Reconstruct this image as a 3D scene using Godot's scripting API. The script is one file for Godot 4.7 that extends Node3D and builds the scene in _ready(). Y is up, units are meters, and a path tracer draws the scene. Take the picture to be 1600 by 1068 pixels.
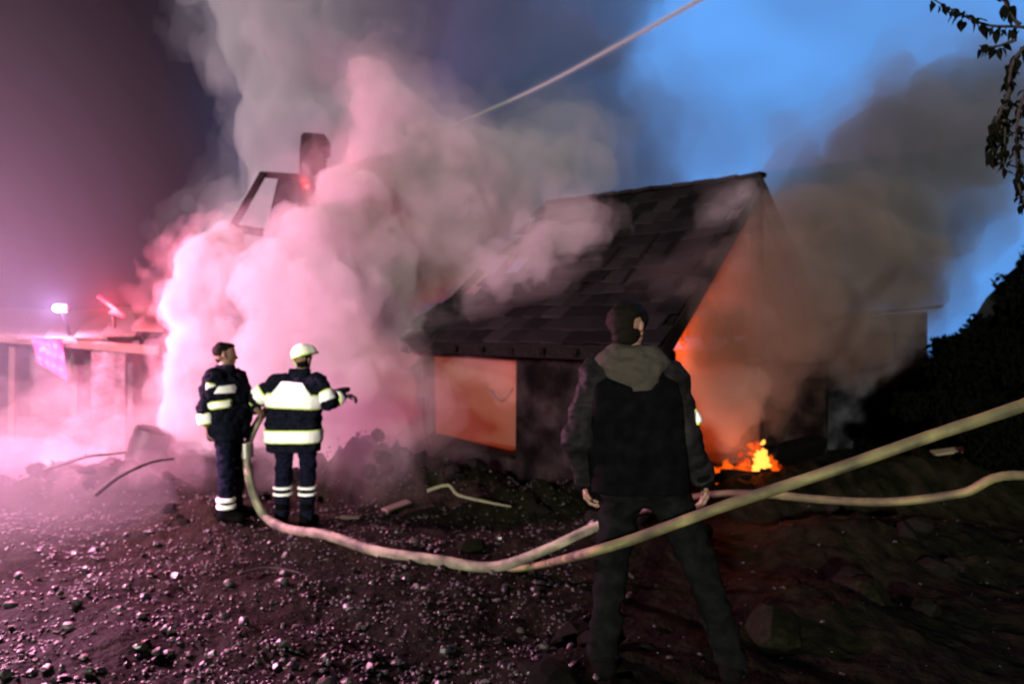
extends Node3D
# Night fire: a cottage burning behind smoke, two firefighters and a bystander, hoses across the yard.

var rng := RandomNumberGenerator.new()
var used := {}
var TEX := {}
var M := {}

# ------------------------------------------------------------------ fields (signed distances on a grid, meshed as surface nets)
class Field:
	var o: Vector3
	var c: float
	var nx: int
	var ny: int
	var nz: int
	var d := PackedFloat32Array()
	var pad := 0.0   # how far a later ruffle may push the surface out

	func _init(lo: Vector3, hi: Vector3, cell: float) -> void:
		o = lo
		c = cell
		nx = int(ceil((hi.x - lo.x) / cell)) + 1
		ny = int(ceil((hi.y - lo.y) / cell)) + 1
		nz = int(ceil((hi.z - lo.z) / cell)) + 1
		d.resize(nx * ny * nz)
		d.fill(9.0)

	func cone(a: Vector3, b: Vector3, ra: float, rb: float, k: float) -> void:
		var r: float = maxf(ra, rb) + 3.0 * c + k + pad
		var i0: int = maxi(0, int(floor((minf(a.x, b.x) - r - o.x) / c)))
		var i1: int = mini(nx - 1, int(ceil((maxf(a.x, b.x) + r - o.x) / c)))
		var j0: int = maxi(0, int(floor((minf(a.y, b.y) - r - o.y) / c)))
		var j1: int = mini(ny - 1, int(ceil((maxf(a.y, b.y) + r - o.y) / c)))
		var k0: int = maxi(0, int(floor((minf(a.z, b.z) - r - o.z) / c)))
		var k1: int = mini(nz - 1, int(ceil((maxf(a.z, b.z) + r - o.z) / c)))
		var ba: Vector3 = b - a
		var l2: float = maxf(ba.length_squared(), 1e-9)
		for kk in range(k0, k1 + 1):
			for j in range(j0, j1 + 1):
				var row: int = (kk * ny + j) * nx
				var p: Vector3 = o + Vector3(i0 * c, j * c, kk * c) - a
				for i in range(i0, i1 + 1):
					var t: float = clampf(p.dot(ba) / l2, 0.0, 1.0)
					var v: float = (p - ba * t).length() - (ra + (rb - ra) * t)
					p.x += c
					var w: float = d[row + i]
					if v - w < k:
						if w - v >= k:
							d[row + i] = v
						else:
							var h: float = 0.5 + 0.5 * (w - v) / k
							d[row + i] = w + (v - w) * h - k * h * (1.0 - h)

	func cut(p0: Vector3, n: Vector3) -> void:
		for kk in nz:
			for j in ny:
				var row: int = (kk * ny + j) * nx
				var s: float = (o + Vector3(0, j * c, kk * c) - p0).dot(n)
				for i in nx:
					if s > d[row + i]:
						d[row + i] = s
					s += n.x * c

	# displaces the surface by up to amp where it lies; kind 0 plain noise, 1 rounded billows
	func ruffle(noise: FastNoiseLite, amp: float, kind: int, squash := Vector3.ONE) -> void:
		var reach: float = amp * 2.0 + 2.0 * c
		for kk in nz:
			for j in ny:
				var row: int = (kk * ny + j) * nx
				for i in nx:
					var v: float = d[row + i]
					if absf(v) < reach:
						var n: float = noise.get_noise_3dv((o + Vector3(i * c, j * c, kk * c)) * squash)
						if kind == 1:
							n = -n - 0.5
						d[row + i] = v - amp * n

	# leaves out the loose scraps of a surface
	func without_scraps(ix: PackedInt32Array, count: int, least: int) -> PackedInt32Array:
		var up := PackedInt32Array(range(count))
		for t in range(0, ix.size(), 3):
			for e in 2:
				var a := ix[t + e]
				var b := ix[t + e + 1]
				while up[a] != a:
					up[a] = up[up[a]]
					a = up[a]
				while up[b] != b:
					up[b] = up[up[b]]
					b = up[b]
				if a != b: up[b] = a
		var size := PackedInt32Array()
		size.resize(count)
		var top := PackedInt32Array()
		top.resize(count)
		for i in count:
			var a := i
			while up[a] != a: a = up[a]
			top[i] = a
			size[a] += 1
		var most := 0
		for i in count: most = maxi(most, size[i])
		var out := PackedInt32Array()
		for t in range(0, ix.size(), 3):
			if size[top[ix[t]]] >= maxi(least, most / 6):
				out.append_array(PackedInt32Array([ix[t], ix[t + 1], ix[t + 2]]))
		return out

	func mesh(least := 0) -> ArrayMesh:
		var at := PackedInt32Array()
		at.resize(nx * ny * nz)
		at.fill(-1)
		var vs := PackedVector3Array()
		var ns := PackedVector3Array()
		var sx := 1
		var sy := nx
		var sz := nx * ny
		for kk in nz - 1:
			for j in ny - 1:
				var row: int = (kk * ny + j) * nx
				for i in nx - 1:
					var q: int = row + i
					var a: float = d[q]
					if a > 24.0 * c or a < -24.0 * c:
						continue
					var b: float = d[q + sx]
					var e: float = d[q + sy]
					var f: float = d[q + sx + sy]
					var a2: float = d[q + sz]
					var b2: float = d[q + sx + sz]
					var e2: float = d[q + sy + sz]
					var f2: float = d[q + sx + sy + sz]
					var m: int = int(a < 0) + int(b < 0) + int(e < 0) + int(f < 0) + int(a2 < 0) + int(b2 < 0) + int(e2 < 0) + int(f2 < 0)
					if m == 0 or m == 8:
						continue
					var s := Vector3.ZERO
					var n := 0
					if (a < 0) != (b < 0): s += Vector3(a / (a - b), 0, 0); n += 1
					if (e < 0) != (f < 0): s += Vector3(e / (e - f), 1, 0); n += 1
					if (a2 < 0) != (b2 < 0): s += Vector3(a2 / (a2 - b2), 0, 1); n += 1
					if (e2 < 0) != (f2 < 0): s += Vector3(e2 / (e2 - f2), 1, 1); n += 1
					if (a < 0) != (e < 0): s += Vector3(0, a / (a - e), 0); n += 1
					if (b < 0) != (f < 0): s += Vector3(1, b / (b - f), 0); n += 1
					if (a2 < 0) != (e2 < 0): s += Vector3(0, a2 / (a2 - e2), 1); n += 1
					if (b2 < 0) != (f2 < 0): s += Vector3(1, b2 / (b2 - f2), 1); n += 1
					if (a < 0) != (a2 < 0): s += Vector3(0, 0, a / (a - a2)); n += 1
					if (b < 0) != (b2 < 0): s += Vector3(1, 0, b / (b - b2)); n += 1
					if (e < 0) != (e2 < 0): s += Vector3(0, 1, e / (e - e2)); n += 1
					if (f < 0) != (f2 < 0): s += Vector3(1, 1, f / (f - f2)); n += 1
					at[q] = vs.size()
					vs.append(o + (Vector3(i, j, kk) + s / float(n)) * c)
					ns.append(Vector3(b + f + b2 + f2 - a - e - a2 - e2, e + f + e2 + f2 - a - b - a2 - b2, a2 + b2 + e2 + f2 - a - b - e - f).normalized())
		var ix := PackedInt32Array()
		for kk in range(1, nz - 1):
			for j in range(1, ny - 1):
				var row: int = (kk * ny + j) * nx
				for i in range(1, nx - 1):
					var q: int = row + i
					if at[q] < 0:
						continue
					var inside: bool = d[q] < 0
					if inside != (d[q + sx] < 0): quad(ix, inside, at[q - sy - sz], at[q - sz], at[q], at[q - sy])
					if inside != (d[q + sy] < 0): quad(ix, not inside, at[q - sx - sz], at[q - sz], at[q], at[q - sx])
					if inside != (d[q + sz] < 0): quad(ix, inside, at[q - sx - sy], at[q - sy], at[q], at[q - sx])
		if least > 0:
			ix = without_scraps(ix, vs.size(), least)
		var am := ArrayMesh.new()
		if ix.is_empty():
			return am
		var arr := []
		arr.resize(Mesh.ARRAY_MAX)
		arr[Mesh.ARRAY_VERTEX] = vs
		arr[Mesh.ARRAY_NORMAL] = ns
		arr[Mesh.ARRAY_INDEX] = ix
		am.add_surface_from_arrays(Mesh.PRIMITIVE_TRIANGLES, arr)
		return am

	func quad(ix: PackedInt32Array, flip: bool, a: int, b: int, e: int, f: int) -> void:
		if a < 0 or b < 0 or e < 0 or f < 0:
			return
		if flip:
			ix.append_array(PackedInt32Array([a, e, b, a, f, e]))
		else:
			ix.append_array(PackedInt32Array([a, b, e, a, e, f]))


# bones: [a, b, ra, rb]; cuts: [point, normal] keeps the side the normal points away from
func flesh(bones: Array, cell: float, k: float, grow := 0.0, cuts := [], wrinkle := 0.0, seed_ := 1, bounds = null) -> ArrayMesh:
	var lo := Vector3(99, 99, 99)
	var hi := -lo
	for b in bones:
		var r: float = maxf(b[2], b[3]) + grow + k * 0.3 + wrinkle + 3.0 * cell
		for p in [b[0], b[1]]:
			lo = lo.min(p - Vector3.ONE * r)
			hi = hi.max(p + Vector3.ONE * r)
	if bounds != null:
		lo = lo.max(bounds[0])
		hi = hi.min(bounds[1])
	var f := Field.new(lo, hi, cell)
	f.pad = wrinkle * 2.0
	for b in bones:
		f.cone(b[0], b[1], b[2] + grow, b[3] + grow, k)
	if wrinkle > 0.0:
		var n := FastNoiseLite.new()
		n.seed = seed_
		n.noise_type = FastNoiseLite.TYPE_SIMPLEX_SMOOTH
		n.frequency = 7.0
		n.fractal_octaves = 2
		f.ruffle(n, wrinkle, 0, Vector3(1, 1.6, 1))
	for q in cuts:
		f.cut(q[0], q[1].normalized())
	return f.mesh()


# ------------------------------------------------------------------ naming and nodes
func numbered(called: String) -> String:
	var n: int = used.get(called, 0)
	used[called] = n + 1
	return called if n == 0 else "%s_%03d" % [called, n]

func tag(o: Node, label: String, category: String, group := "", kind := "") -> Node:
	o.set_meta("label", label)
	o.set_meta("category", category)
	if group: o.set_meta("group", group)
	if kind: o.set_meta("kind", kind)
	return o

func thing(called: String, label: String, category: String, at_ := Vector3.ZERO, turn := 0.0, group := "") -> Node3D:
	var o := Node3D.new()
	o.name = numbered(called)
	add_child(o)
	o.position = at_
	o.rotation.y = turn
	tag(o, label, category, group)
	return o

func put(called: String, mesh: Mesh, m: Material, parent: Node = null) -> MeshInstance3D:
	var o := MeshInstance3D.new()
	o.name = numbered(called) if parent == null else called
	o.mesh = mesh
	for k in mesh.get_surface_count():
		o.set_surface_override_material(k, m)
	(self if parent == null else parent).add_child(o, true)
	return o

# a point of the yard: u, v are the photograph's pixels, dist metres ahead; used only to lay out real positions
func at(u: float, v: float, dist: float) -> Vector3:
	return Vector3((u - 800.0) / 1155.0 * dist, 1.7 + (550.0 - v) / 1155.0 * dist, -dist)

# ------------------------------------------------------------------ shapes
func mb() -> SurfaceTool:
	var st := SurfaceTool.new()
	st.begin(Mesh.PRIMITIVE_TRIANGLES)
	return st

func done(st: SurfaceTool) -> ArrayMesh:
	st.generate_normals()
	return st.commit()

func face(st: SurfaceTool, pts: Array, out: Vector3) -> void:
	st.set_smooth_group(-1)
	for i in range(1, pts.size() - 1):
		var a: Vector3 = pts[0]
		var b: Vector3 = pts[i]
		var c: Vector3 = pts[i + 1]
		if (b - a).cross(c - a).dot(out) > 0.0:
			var t := b
			b = c
			c = t
		for p in [a, b, c]:
			st.set_uv(Vector2(p.x + p.z, p.y))
			st.add_vertex(p)

# chamfered box, size s, chamfer c; warp moves its corners
func block(st: SurfaceTool, x: Transform3D, s: Vector3, c := 0.01, warp := 0.0) -> void:
	var h := s * 0.5
	c = minf(c, minf(h.x, minf(h.y, h.z)) * 0.6)
	var P := {}
	for i in [-1, 1]:
		for j in [-1, 1]:
			for k in [-1, 1]:
				var w := Vector3(rng.randf_range(-warp, warp), rng.randf_range(-warp, warp), rng.randf_range(-warp, warp))
				P[[i, j, k, 0]] = x * (Vector3(i * h.x, j * (h.y - c), k * (h.z - c)) + w)
				P[[i, j, k, 1]] = x * (Vector3(i * (h.x - c), j * h.y, k * (h.z - c)) + w)
				P[[i, j, k, 2]] = x * (Vector3(i * (h.x - c), j * (h.y - c), k * h.z) + w)
				face(st, [P[[i, j, k, 0]], P[[i, j, k, 1]], P[[i, j, k, 2]]], x.basis * Vector3(i, j, k))
	for s1 in [-1, 1]:
		face(st, [P[[s1, -1, -1, 0]], P[[s1, 1, -1, 0]], P[[s1, 1, 1, 0]], P[[s1, -1, 1, 0]]], x.basis.x * s1)
		face(st, [P[[-1, s1, -1, 1]], P[[1, s1, -1, 1]], P[[1, s1, 1, 1]], P[[-1, s1, 1, 1]]], x.basis.y * s1)
		face(st, [P[[-1, -1, s1, 2]], P[[1, -1, s1, 2]], P[[1, 1, s1, 2]], P[[-1, 1, s1, 2]]], x.basis.z * s1)
		for s2 in [-1, 1]:
			face(st, [P[[s1, s2, -1, 0]], P[[s1, s2, 1, 0]], P[[s1, s2, 1, 1]], P[[s1, s2, -1, 1]]], x.basis * Vector3(s1, s2, 0))
			face(st, [P[[s1, -1, s2, 0]], P[[s1, 1, s2, 0]], P[[s1, 1, s2, 2]], P[[s1, -1, s2, 2]]], x.basis * Vector3(s1, 0, s2))
			face(st, [P[[-1, s1, s2, 1]], P[[1, s1, s2, 1]], P[[1, s1, s2, 2]], P[[-1, s1, s2, 2]]], x.basis * Vector3(0, s1, s2))

func box_mesh(x: Transform3D, s: Vector3, c := 0.01, warp := 0.0) -> ArrayMesh:
	var st := mb()
	block(st, x, s, c, warp)
	return done(st)

func shift(p: Vector3) -> Transform3D:
	return Transform3D(Basis.IDENTITY, p)

# a bar of square section from a to b
func bar(st: SurfaceTool, a: Vector3, b: Vector3, w: float, t: float, c := 0.01, warp := 0.0) -> void:
	var z := (b - a).normalized()
	var side := z.cross(Vector3.UP if absf(z.y) < 0.95 else Vector3.RIGHT).normalized()
	var up := side.cross(z).normalized()
	block(st, Transform3D(Basis(side, up, z), (a + b) * 0.5), Vector3(w, t, a.distance_to(b)), c, warp)

func bar_mesh(a: Vector3, b: Vector3, w: float, t: float, c := 0.01, warp := 0.0) -> ArrayMesh:
	var st := mb()
	bar(st, a, b, w, t, c, warp)
	return done(st)

func smooth_path(pts: Array, step: float) -> Array:
	var cv := Curve3D.new()
	for i in pts.size():
		var p: Vector3 = pts[i]
		var t := Vector3.ZERO
		if i > 0 and i < pts.size() - 1:
			t = (pts[i + 1] - pts[i - 1]) / 6.0
		cv.add_point(p, -t, t)
	cv.bake_interval = step
	return Array(cv.get_baked_points())

# tube along points; radius: float or Callable(t 0..1); flat squashes it vertically
func tube(pts: Array, radius, sides := 8, flat := 1.0, lump := 0.0) -> ArrayMesh:
	var vs := PackedVector3Array()
	var ns := PackedVector3Array()
	var uv := PackedVector2Array()
	var ix := PackedInt32Array()
	var n := pts.size()
	var up := Vector3.UP
	var run := 0.0
	for i in n:
		var z: Vector3 = (pts[mini(i + 1, n - 1)] - pts[maxi(i - 1, 0)]).normalized()
		if absf(z.dot(up)) > 0.98: up = Vector3.RIGHT
		var side: Vector3 = z.cross(up).normalized()
		var u2: Vector3 = side.cross(z).normalized()
		up = u2 if lump > 0.0 or flat == 1.0 else Vector3.UP
		if i > 0: run += pts[i].distance_to(pts[i - 1])
		var r: float = radius if radius is float else radius.call(float(i) / (n - 1))
		r *= 1.0 + rng.randf_range(-lump, lump)
		for s in sides + 1:
			var a := TAU * s / sides
			var q: Vector3 = side * cos(a) + u2 * sin(a) * flat
			vs.append(pts[i] + q * r)
			ns.append((side * cos(a) * flat + u2 * sin(a)).normalized())
			uv.append(Vector2(float(s) / sides, run))
	for i in n - 1:
		for s in sides:
			var a := i * (sides + 1) + s
			var b := a + sides + 1
			ix.append_array(PackedInt32Array([a, b, a + 1, b, b + 1, a + 1]))
	for e in [0, n - 1]:
		var c := vs.size()
		var z: Vector3 = (pts[0] - pts[1]).normalized() if e == 0 else (pts[n - 1] - pts[n - 2]).normalized()
		vs.append(pts[e])
		ns.append(z)
		uv.append(Vector2.ZERO)
		for s in sides:
			var a: int = e * (sides + 1) + s
			ix.append_array(PackedInt32Array([c, a, a + 1] if e == 0 else [c, a + 1, a]))
	# the winding is set from the normals
	for t in range(0, ix.size(), 3):
		var a := vs[ix[t]]
		if (vs[ix[t + 1]] - a).cross(vs[ix[t + 2]] - a).dot(ns[ix[t]] + ns[ix[t + 1]] + ns[ix[t + 2]]) > 0.0:
			var q := ix[t + 1]
			ix[t + 1] = ix[t + 2]
			ix[t + 2] = q
	var arr := []
	arr.resize(Mesh.ARRAY_MAX)
	arr[Mesh.ARRAY_VERTEX] = vs
	arr[Mesh.ARRAY_NORMAL] = ns
	arr[Mesh.ARRAY_TEX_UV] = uv
	arr[Mesh.ARRAY_INDEX] = ix
	var am := ArrayMesh.new()
	am.add_surface_from_arrays(Mesh.PRIMITIVE_TRIANGLES, arr)
	return am

# broken stone: an icosphere cut by random planes
func rock_mesh(sd: int, squash := Vector3(1, 0.6, 0.8), detail := 2) -> ArrayMesh:
	var r := RandomNumberGenerator.new()
	r.seed = sd
	var sp := SphereMesh.new()
	sp.radius = 1.0
	sp.height = 2.0
	sp.radial_segments = 6 + detail * 2
	sp.rings = 3 + detail
	var arr := sp.get_mesh_arrays()
	var vs: PackedVector3Array = arr[Mesh.ARRAY_VERTEX]
	var planes := []
	for i in 7:
		planes.append([Vector3(r.randfn(), r.randfn(), r.randfn()).normalized(), r.randf_range(0.55, 0.85)])
	var nz := FastNoiseLite.new()
	nz.seed = sd
	nz.frequency = 0.9
	for i in vs.size():
		var p := vs[i] * (1.0 + 0.25 * nz.get_noise_3dv(vs[i] * 1.3))
		for q in planes:
			var over: float = p.dot(q[0]) - q[1]
			if over > 0.0: p -= q[0] * over
		vs[i] = p * squash
	var st := mb()
	var ix: PackedInt32Array = arr[Mesh.ARRAY_INDEX]
	for t in range(0, ix.size(), 3):
		var a := vs[ix[t]]
		var b := vs[ix[t + 1]]
		var c := vs[ix[t + 2]]
		if (b - a).cross(c - a).length() > 1e-7:
			face(st, [a, b, c], a + b + c)
	return done(st)

# ------------------------------------------------------------------ materials
func lin(r: float, g: float, b: float) -> Color:
	return Color(r, g, b).linear_to_srgb()

func noise_tex(freq: float, lo: float, hi: float, sd: int, type := FastNoiseLite.TYPE_SIMPLEX_SMOOTH, bump := 0.0) -> NoiseTexture2D:
	var n := FastNoiseLite.new()
	n.seed = sd
	n.noise_type = type
	n.frequency = freq
	n.fractal_octaves = 5
	var t := NoiseTexture2D.new()
	t.width = 512
	t.height = 512
	t.seamless = true
	t.noise = n
	if bump > 0.0:
		t.as_normal_map = true
		t.bump_strength = bump
	else:
		var g := Gradient.new()
		g.set_color(0, Color(lo, lo, lo))
		g.set_color(1, Color(hi, hi, hi))
		t.color_ramp = g
	return t

func mat(c: Color, rough := 0.85, tex := "", scale := 1.0, bump := "", depth := 1.0, metal := 0.0) -> StandardMaterial3D:
	var m := StandardMaterial3D.new()
	m.albedo_color = c
	m.roughness = rough
	m.metallic = metal
	if tex:
		m.albedo_texture = TEX[tex]
	if bump:
		m.normal_enabled = true
		m.normal_texture = TEX[bump]
		m.normal_scale = depth
	if tex or bump:
		m.uv1_triplanar = true
		m.uv1_scale = Vector3.ONE * scale
	return m

func glow(c: Color, e: float) -> StandardMaterial3D:
	var m := StandardMaterial3D.new()
	m.albedo_color = Color(0.1, 0.1, 0.1)
	m.emission_enabled = true
	m.emission = c
	m.emission_energy_multiplier = e
	return m

# flame: glowing gas that lets what is behind it through
func flame_gas(c: Color, e: float, thick: float) -> StandardMaterial3D:
	var m := glow(c, e)
	m.transparency = BaseMaterial3D.TRANSPARENCY_ALPHA
	m.albedo_color = Color(0.0, 0.0, 0.0, thick)
	m.roughness = 1.0
	m.metallic_specular = 0.0
	return m

func fog(c: Color, density: float) -> FogMaterial:
	var m := FogMaterial.new()
	m.albedo = c
	m.density = density
	return m

func omni(called: String, p: Vector3, c: Color, e: float, size: float) -> void:
	var l := OmniLight3D.new()
	l.name = called
	l.position = p
	l.light_color = c
	l.light_energy = e
	l.light_size = size
	l.omni_range = 40.0
	l.omni_attenuation = 2.0
	l.shadow_enabled = true
	add_child(l, true)

func make_materials() -> void:
	TEX.blotch = noise_tex(0.012, 0.45, 1.0, 3)
	TEX.soot = noise_tex(0.006, 0.15, 1.0, 5)
	TEX.grain = noise_tex(0.05, 0.5, 1.0, 7)
	TEX.rough_n = noise_tex(0.03, 0, 1, 9, FastNoiseLite.TYPE_SIMPLEX_SMOOTH, 8.0)
	TEX.cloth_n = noise_tex(0.012, 0, 1, 11, FastNoiseLite.TYPE_SIMPLEX_SMOOTH, 6.0)
	TEX.stone_n = noise_tex(0.03, 0, 1, 13, FastNoiseLite.TYPE_CELLULAR, 6.0)
	M.ground = mat(lin(0.011, 0.0112, 0.0058), 0.75, "blotch", 0.7, "stone_n", 1.2)
	M.stones = []
	for k in 6:
		var v: float = [0.02, 0.03, 0.04, 0.05, 0.03, 0.08][k]
		M.stones.append(mat(lin(v, v * 0.92, v * 0.82), [0.35, 0.5, 0.4, 0.5, 0.28, 0.45][k], "grain", 6.0, "rough_n", 0.7))
	M.gravel = mat(lin(0.018, 0.016, 0.013), 0.5, "grain", 5.0, "rough_n", 0.8)
	M.rubble = mat(lin(0.011, 0.010, 0.008), 0.85, "blotch", 2.0, "rough_n", 1.2)
	M.slates = []
	for k in 4:
		var v: float = [0.006, 0.009, 0.012, 0.017][k]
		M.slates.append(mat(lin(v, v * 0.97, v * 0.97), [0.7, 0.6, 0.75, 0.65][k], "grain", 3.0, "rough_n", 1.0))
	M.char = mat(lin(0.007, 0.0065, 0.006), 0.8, "blotch", 3.0, "rough_n", 1.3)
	M.plaster = mat(lin(0.013, 0.0112, 0.0098), 0.9, "soot", 0.6, "rough_n", 0.6)
	M.inside = mat(lin(0.12, 0.1, 0.085), 0.9, "", 1.0, "rough_n", 0.3)
	M.outwall = mat(lin(0.03, 0.032, 0.037), 0.9, "soot", 0.5, "rough_n", 0.7)
	M.shedwall = mat(lin(0.1, 0.09, 0.1), 0.85, "soot", 0.7, "rough_n", 0.7)
	M.wood = mat(lin(0.1, 0.075, 0.05), 0.8, "grain", 3.0, "rough_n", 1.0)
	M.palewood = mat(lin(0.3, 0.26, 0.17), 0.8, "grain", 3.0, "rough_n", 1.0)
	M.metal = mat(lin(0.03, 0.03, 0.03), 0.5, "blotch", 3.0, "", 1.0, 0.6)
	M.hose = mat(lin(0.42, 0.39, 0.26), 0.75, "soot", 1.3, "cloth_n", 0.25)
	M.hose_olive = mat(lin(0.25, 0.23, 0.085), 0.75, "soot", 1.3, "cloth_n", 0.25)
	M.coupling = mat(lin(0.5, 0.48, 0.42), 0.4, "grain", 4.0, "", 1.0, 0.7)
	M.skin = mat(lin(0.36, 0.2, 0.14), 0.6, "grain", 4.0)
	M.hair = mat(lin(0.012, 0.01, 0.008), 0.6, "grain", 12.0, "rough_n", 1.5)
	M.navy = mat(lin(0.012, 0.014, 0.026), 0.85, "blotch", 3.0, "cloth_n", 0.5)
	M.navy2 = mat(lin(0.012, 0.013, 0.032), 0.85, "blotch", 3.0, "cloth_n", 0.5)
	M.tape = mat(lin(0.92, 0.92, 0.88), 0.55)
	M.trim = mat(lin(0.6, 0.75, 0.12), 0.7)
	M.boot = mat(lin(0.006, 0.006, 0.006), 0.9, "grain", 4.0)
	M.glove = mat(lin(0.014, 0.014, 0.016), 0.7, "grain", 4.0)
	M.helmet = mat(lin(0.92, 0.93, 0.72), 0.35)
	M.helmet_trim = mat(lin(0.4, 0.75, 0.08), 0.4)
	M.vest = mat(lin(0.004, 0.004, 0.005), 0.9, "blotch", 1.5)
	M.sleeve = mat(lin(0.018, 0.017, 0.0175), 0.6, "blotch", 1.5, "cloth_n", 0.25)
	M.hood = mat(lin(0.075, 0.067, 0.055), 0.9, "grain", 8.0, "cloth_n", 0.6)
	M.trousers = mat(lin(0.008, 0.0088, 0.009), 0.9, "blotch", 1.5, "cloth_n", 0.25)
	M.leaf = mat(lin(0.003, 0.004, 0.002), 0.6)
	M.leaf.backlight_enabled = true
	M.leaf.backlight = Color(0.02, 0.03, 0.015)
	M.leafdark = mat(lin(0.0015, 0.002, 0.0015), 0.8)
	M.bark = mat(lin(0.03, 0.025, 0.02), 0.9, "blotch", 4.0, "rough_n", 1.5)
	M.cable = mat(lin(0.3, 0.3, 0.32), 0.5)
	M.black = mat(lin(0.01, 0.01, 0.01), 0.7)

	for k in M.slates + [M.plaster, M.outwall, M.inside, M.char, M.leafdark, M.rubble, M.ground, M.vest, M.navy, M.navy2, M.trousers, M.sleeve, M.hood, M.hair]: k.metallic_specular = 0.12
	M.leafdark.metallic_specular = 0.0
	M.boot.metallic_specular = 0.08
	M.leaf.metallic_specular = 0.1

# ------------------------------------------------------------------ sky
func make_sky() -> PanoramaSkyMaterial:
	# a dusk sky: blue afterglow towards the north-east (ahead, to the right), thick cloud elsewhere
	var w := 512
	var h := 256
	var n := FastNoiseLite.new()
	n.seed = 21
	n.noise_type = FastNoiseLite.TYPE_SIMPLEX_SMOOTH
	n.frequency = 1.1
	n.fractal_octaves = 4
	var im := Image.create(w, h, false, Image.FORMAT_RGBF)
	var glow_dir := Vector3(0.36, 0.35, -0.86).normalized()
	for y in h:
		var el := PI * (0.5 - (y + 0.5) / h)
		for x in w:
			var az := TAU * (x + 0.5) / w
			var dir := Vector3(sin(az) * cos(el), sin(el), -cos(az) * cos(el))
			var near := clampf((dir.dot(glow_dir) - 0.68) / 0.29, 0.0, 1.0)
			near = near * near
			var c := Color(0.008, 0.004, 0.009).lerp(Color(0.13, 0.40, 1.0), near)
			var cl := n.get_noise_3dv(dir * Vector3(1.6, 3.0, 1.6)) * 0.5 + 0.5
			cl = smoothstep(0.42, 0.75, cl)
			c = c.lerp(Color(0.008, 0.005, 0.009).lerp(Color(0.09, 0.2, 0.45), near), cl * 0.6)
			im.set_pixel(x, y, c)
	var m := PanoramaSkyMaterial.new()
	m.panorama = ImageTexture.create_from_image(im)
	return m

# ------------------------------------------------------------------ ground
var mounds := []
var gnoise := FastNoiseLite.new()

func height(x: float, z: float) -> float:
	var far := clampf((absf(z) - 3.0) / 20.0, 0.0, 1.0)
	var v := 0.07 * gnoise.get_noise_2d(x * 1.0, z * 1.0) + 0.035 * gnoise.get_noise_2d(x * 4.0 + 50.0, z * 4.0)
	v += 0.02 * gnoise.get_noise_2d(x * 13.0, z * 13.0 + 90.0)
	v += far * 0.1 * gnoise.get_noise_2d(x * 0.3, z * 0.3)
	for m in mounds:
		var q: float = Vector2((x - m[0]) / m[2], (z - m[1]) / m[3]).length()
		if q < 1.0:
			v += m[4] * pow(1.0 - q * q, 1.5) * (1.0 + 0.5 * gnoise.get_noise_2d(x * 6.0, z * 6.0))
	return v

func ground() -> void:
	gnoise.seed = 4
	gnoise.frequency = 0.8
	gnoise.fractal_octaves = 3
	# x, z, half widths, height
	mounds = [[0.72, -3.75, 1.0, 0.8, 0.09], [-4.9, -8.8, 1.2, 0.9, 0.42], [-2.0, -8.9, 0.9, 0.7, 0.5], [-0.95, -8.9, 1.3, 0.8, 0.45], [0.5, -8.0, 1.2, 0.8, 0.3], [2.9, -8.1, 1.4, 0.9, 0.35], [-3.0, -7.9, 0.9, 0.8, 0.12],
		[4.7, -8.4, 1.9, 1.0, 0.5], [3.2, -6.3, 1.4, 1.0, 0.25], [5.2, -5.2, 1.6, 1.3, 0.3], [2.0, -4.8, 0.9, 0.7, 0.14], [-6.6, -8.2, 1.5, 1.0, 0.4], [1.1, -6.6, 1.0, 0.7, 0.15], [-7.5, -11.0, 3.0, 2.0, 0.4]]
	var nx := 260
	var nz := 300
	var vs := PackedVector3Array()
	var ix := PackedInt32Array()
	for j in nz + 1:
		var t := float(j) / nz
		var z := 5.0 - 14.0 * t - 3.0 * pow(t, 4.0) - 180.0 * pow(t, 14.0)
		for i in nx + 1:
			var s := float(i) / nx * 2.0 - 1.0
			var x := 9.0 * s + 140.0 * pow(s, 15.0)
			vs.append(Vector3(x, height(x, z), z))
	for j in nz:
		for i in nx:
			var a := j * (nx + 1) + i
			ix.append_array(PackedInt32Array([a, a + nx + 1, a + 1, a + 1, a + nx + 1, a + nx + 2]))
	for t in range(0, ix.size(), 3):
		var a := vs[ix[t]]
		if (vs[ix[t + 1]] - a).cross(vs[ix[t + 2]] - a).y > 0.0:
			var q := ix[t + 1]
			ix[t + 1] = ix[t + 2]
			ix[t + 2] = q
	var st := mb()
	st.set_smooth_group(0)
	var arr := []
	arr.resize(Mesh.ARRAY_MAX)
	arr[Mesh.ARRAY_VERTEX] = vs
	arr[Mesh.ARRAY_INDEX] = ix
	var am := ArrayMesh.new()
	am.add_surface_from_arrays(Mesh.PRIMITIVE_TRIANGLES, arr)
	st.create_from(am, 0)
	st.generate_normals()
	var g := put("ground", st.commit(), M.ground)
	tag(g, "dark rubble-strewn yard of earth and gravel around the fire", "ground", "", "structure")

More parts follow.
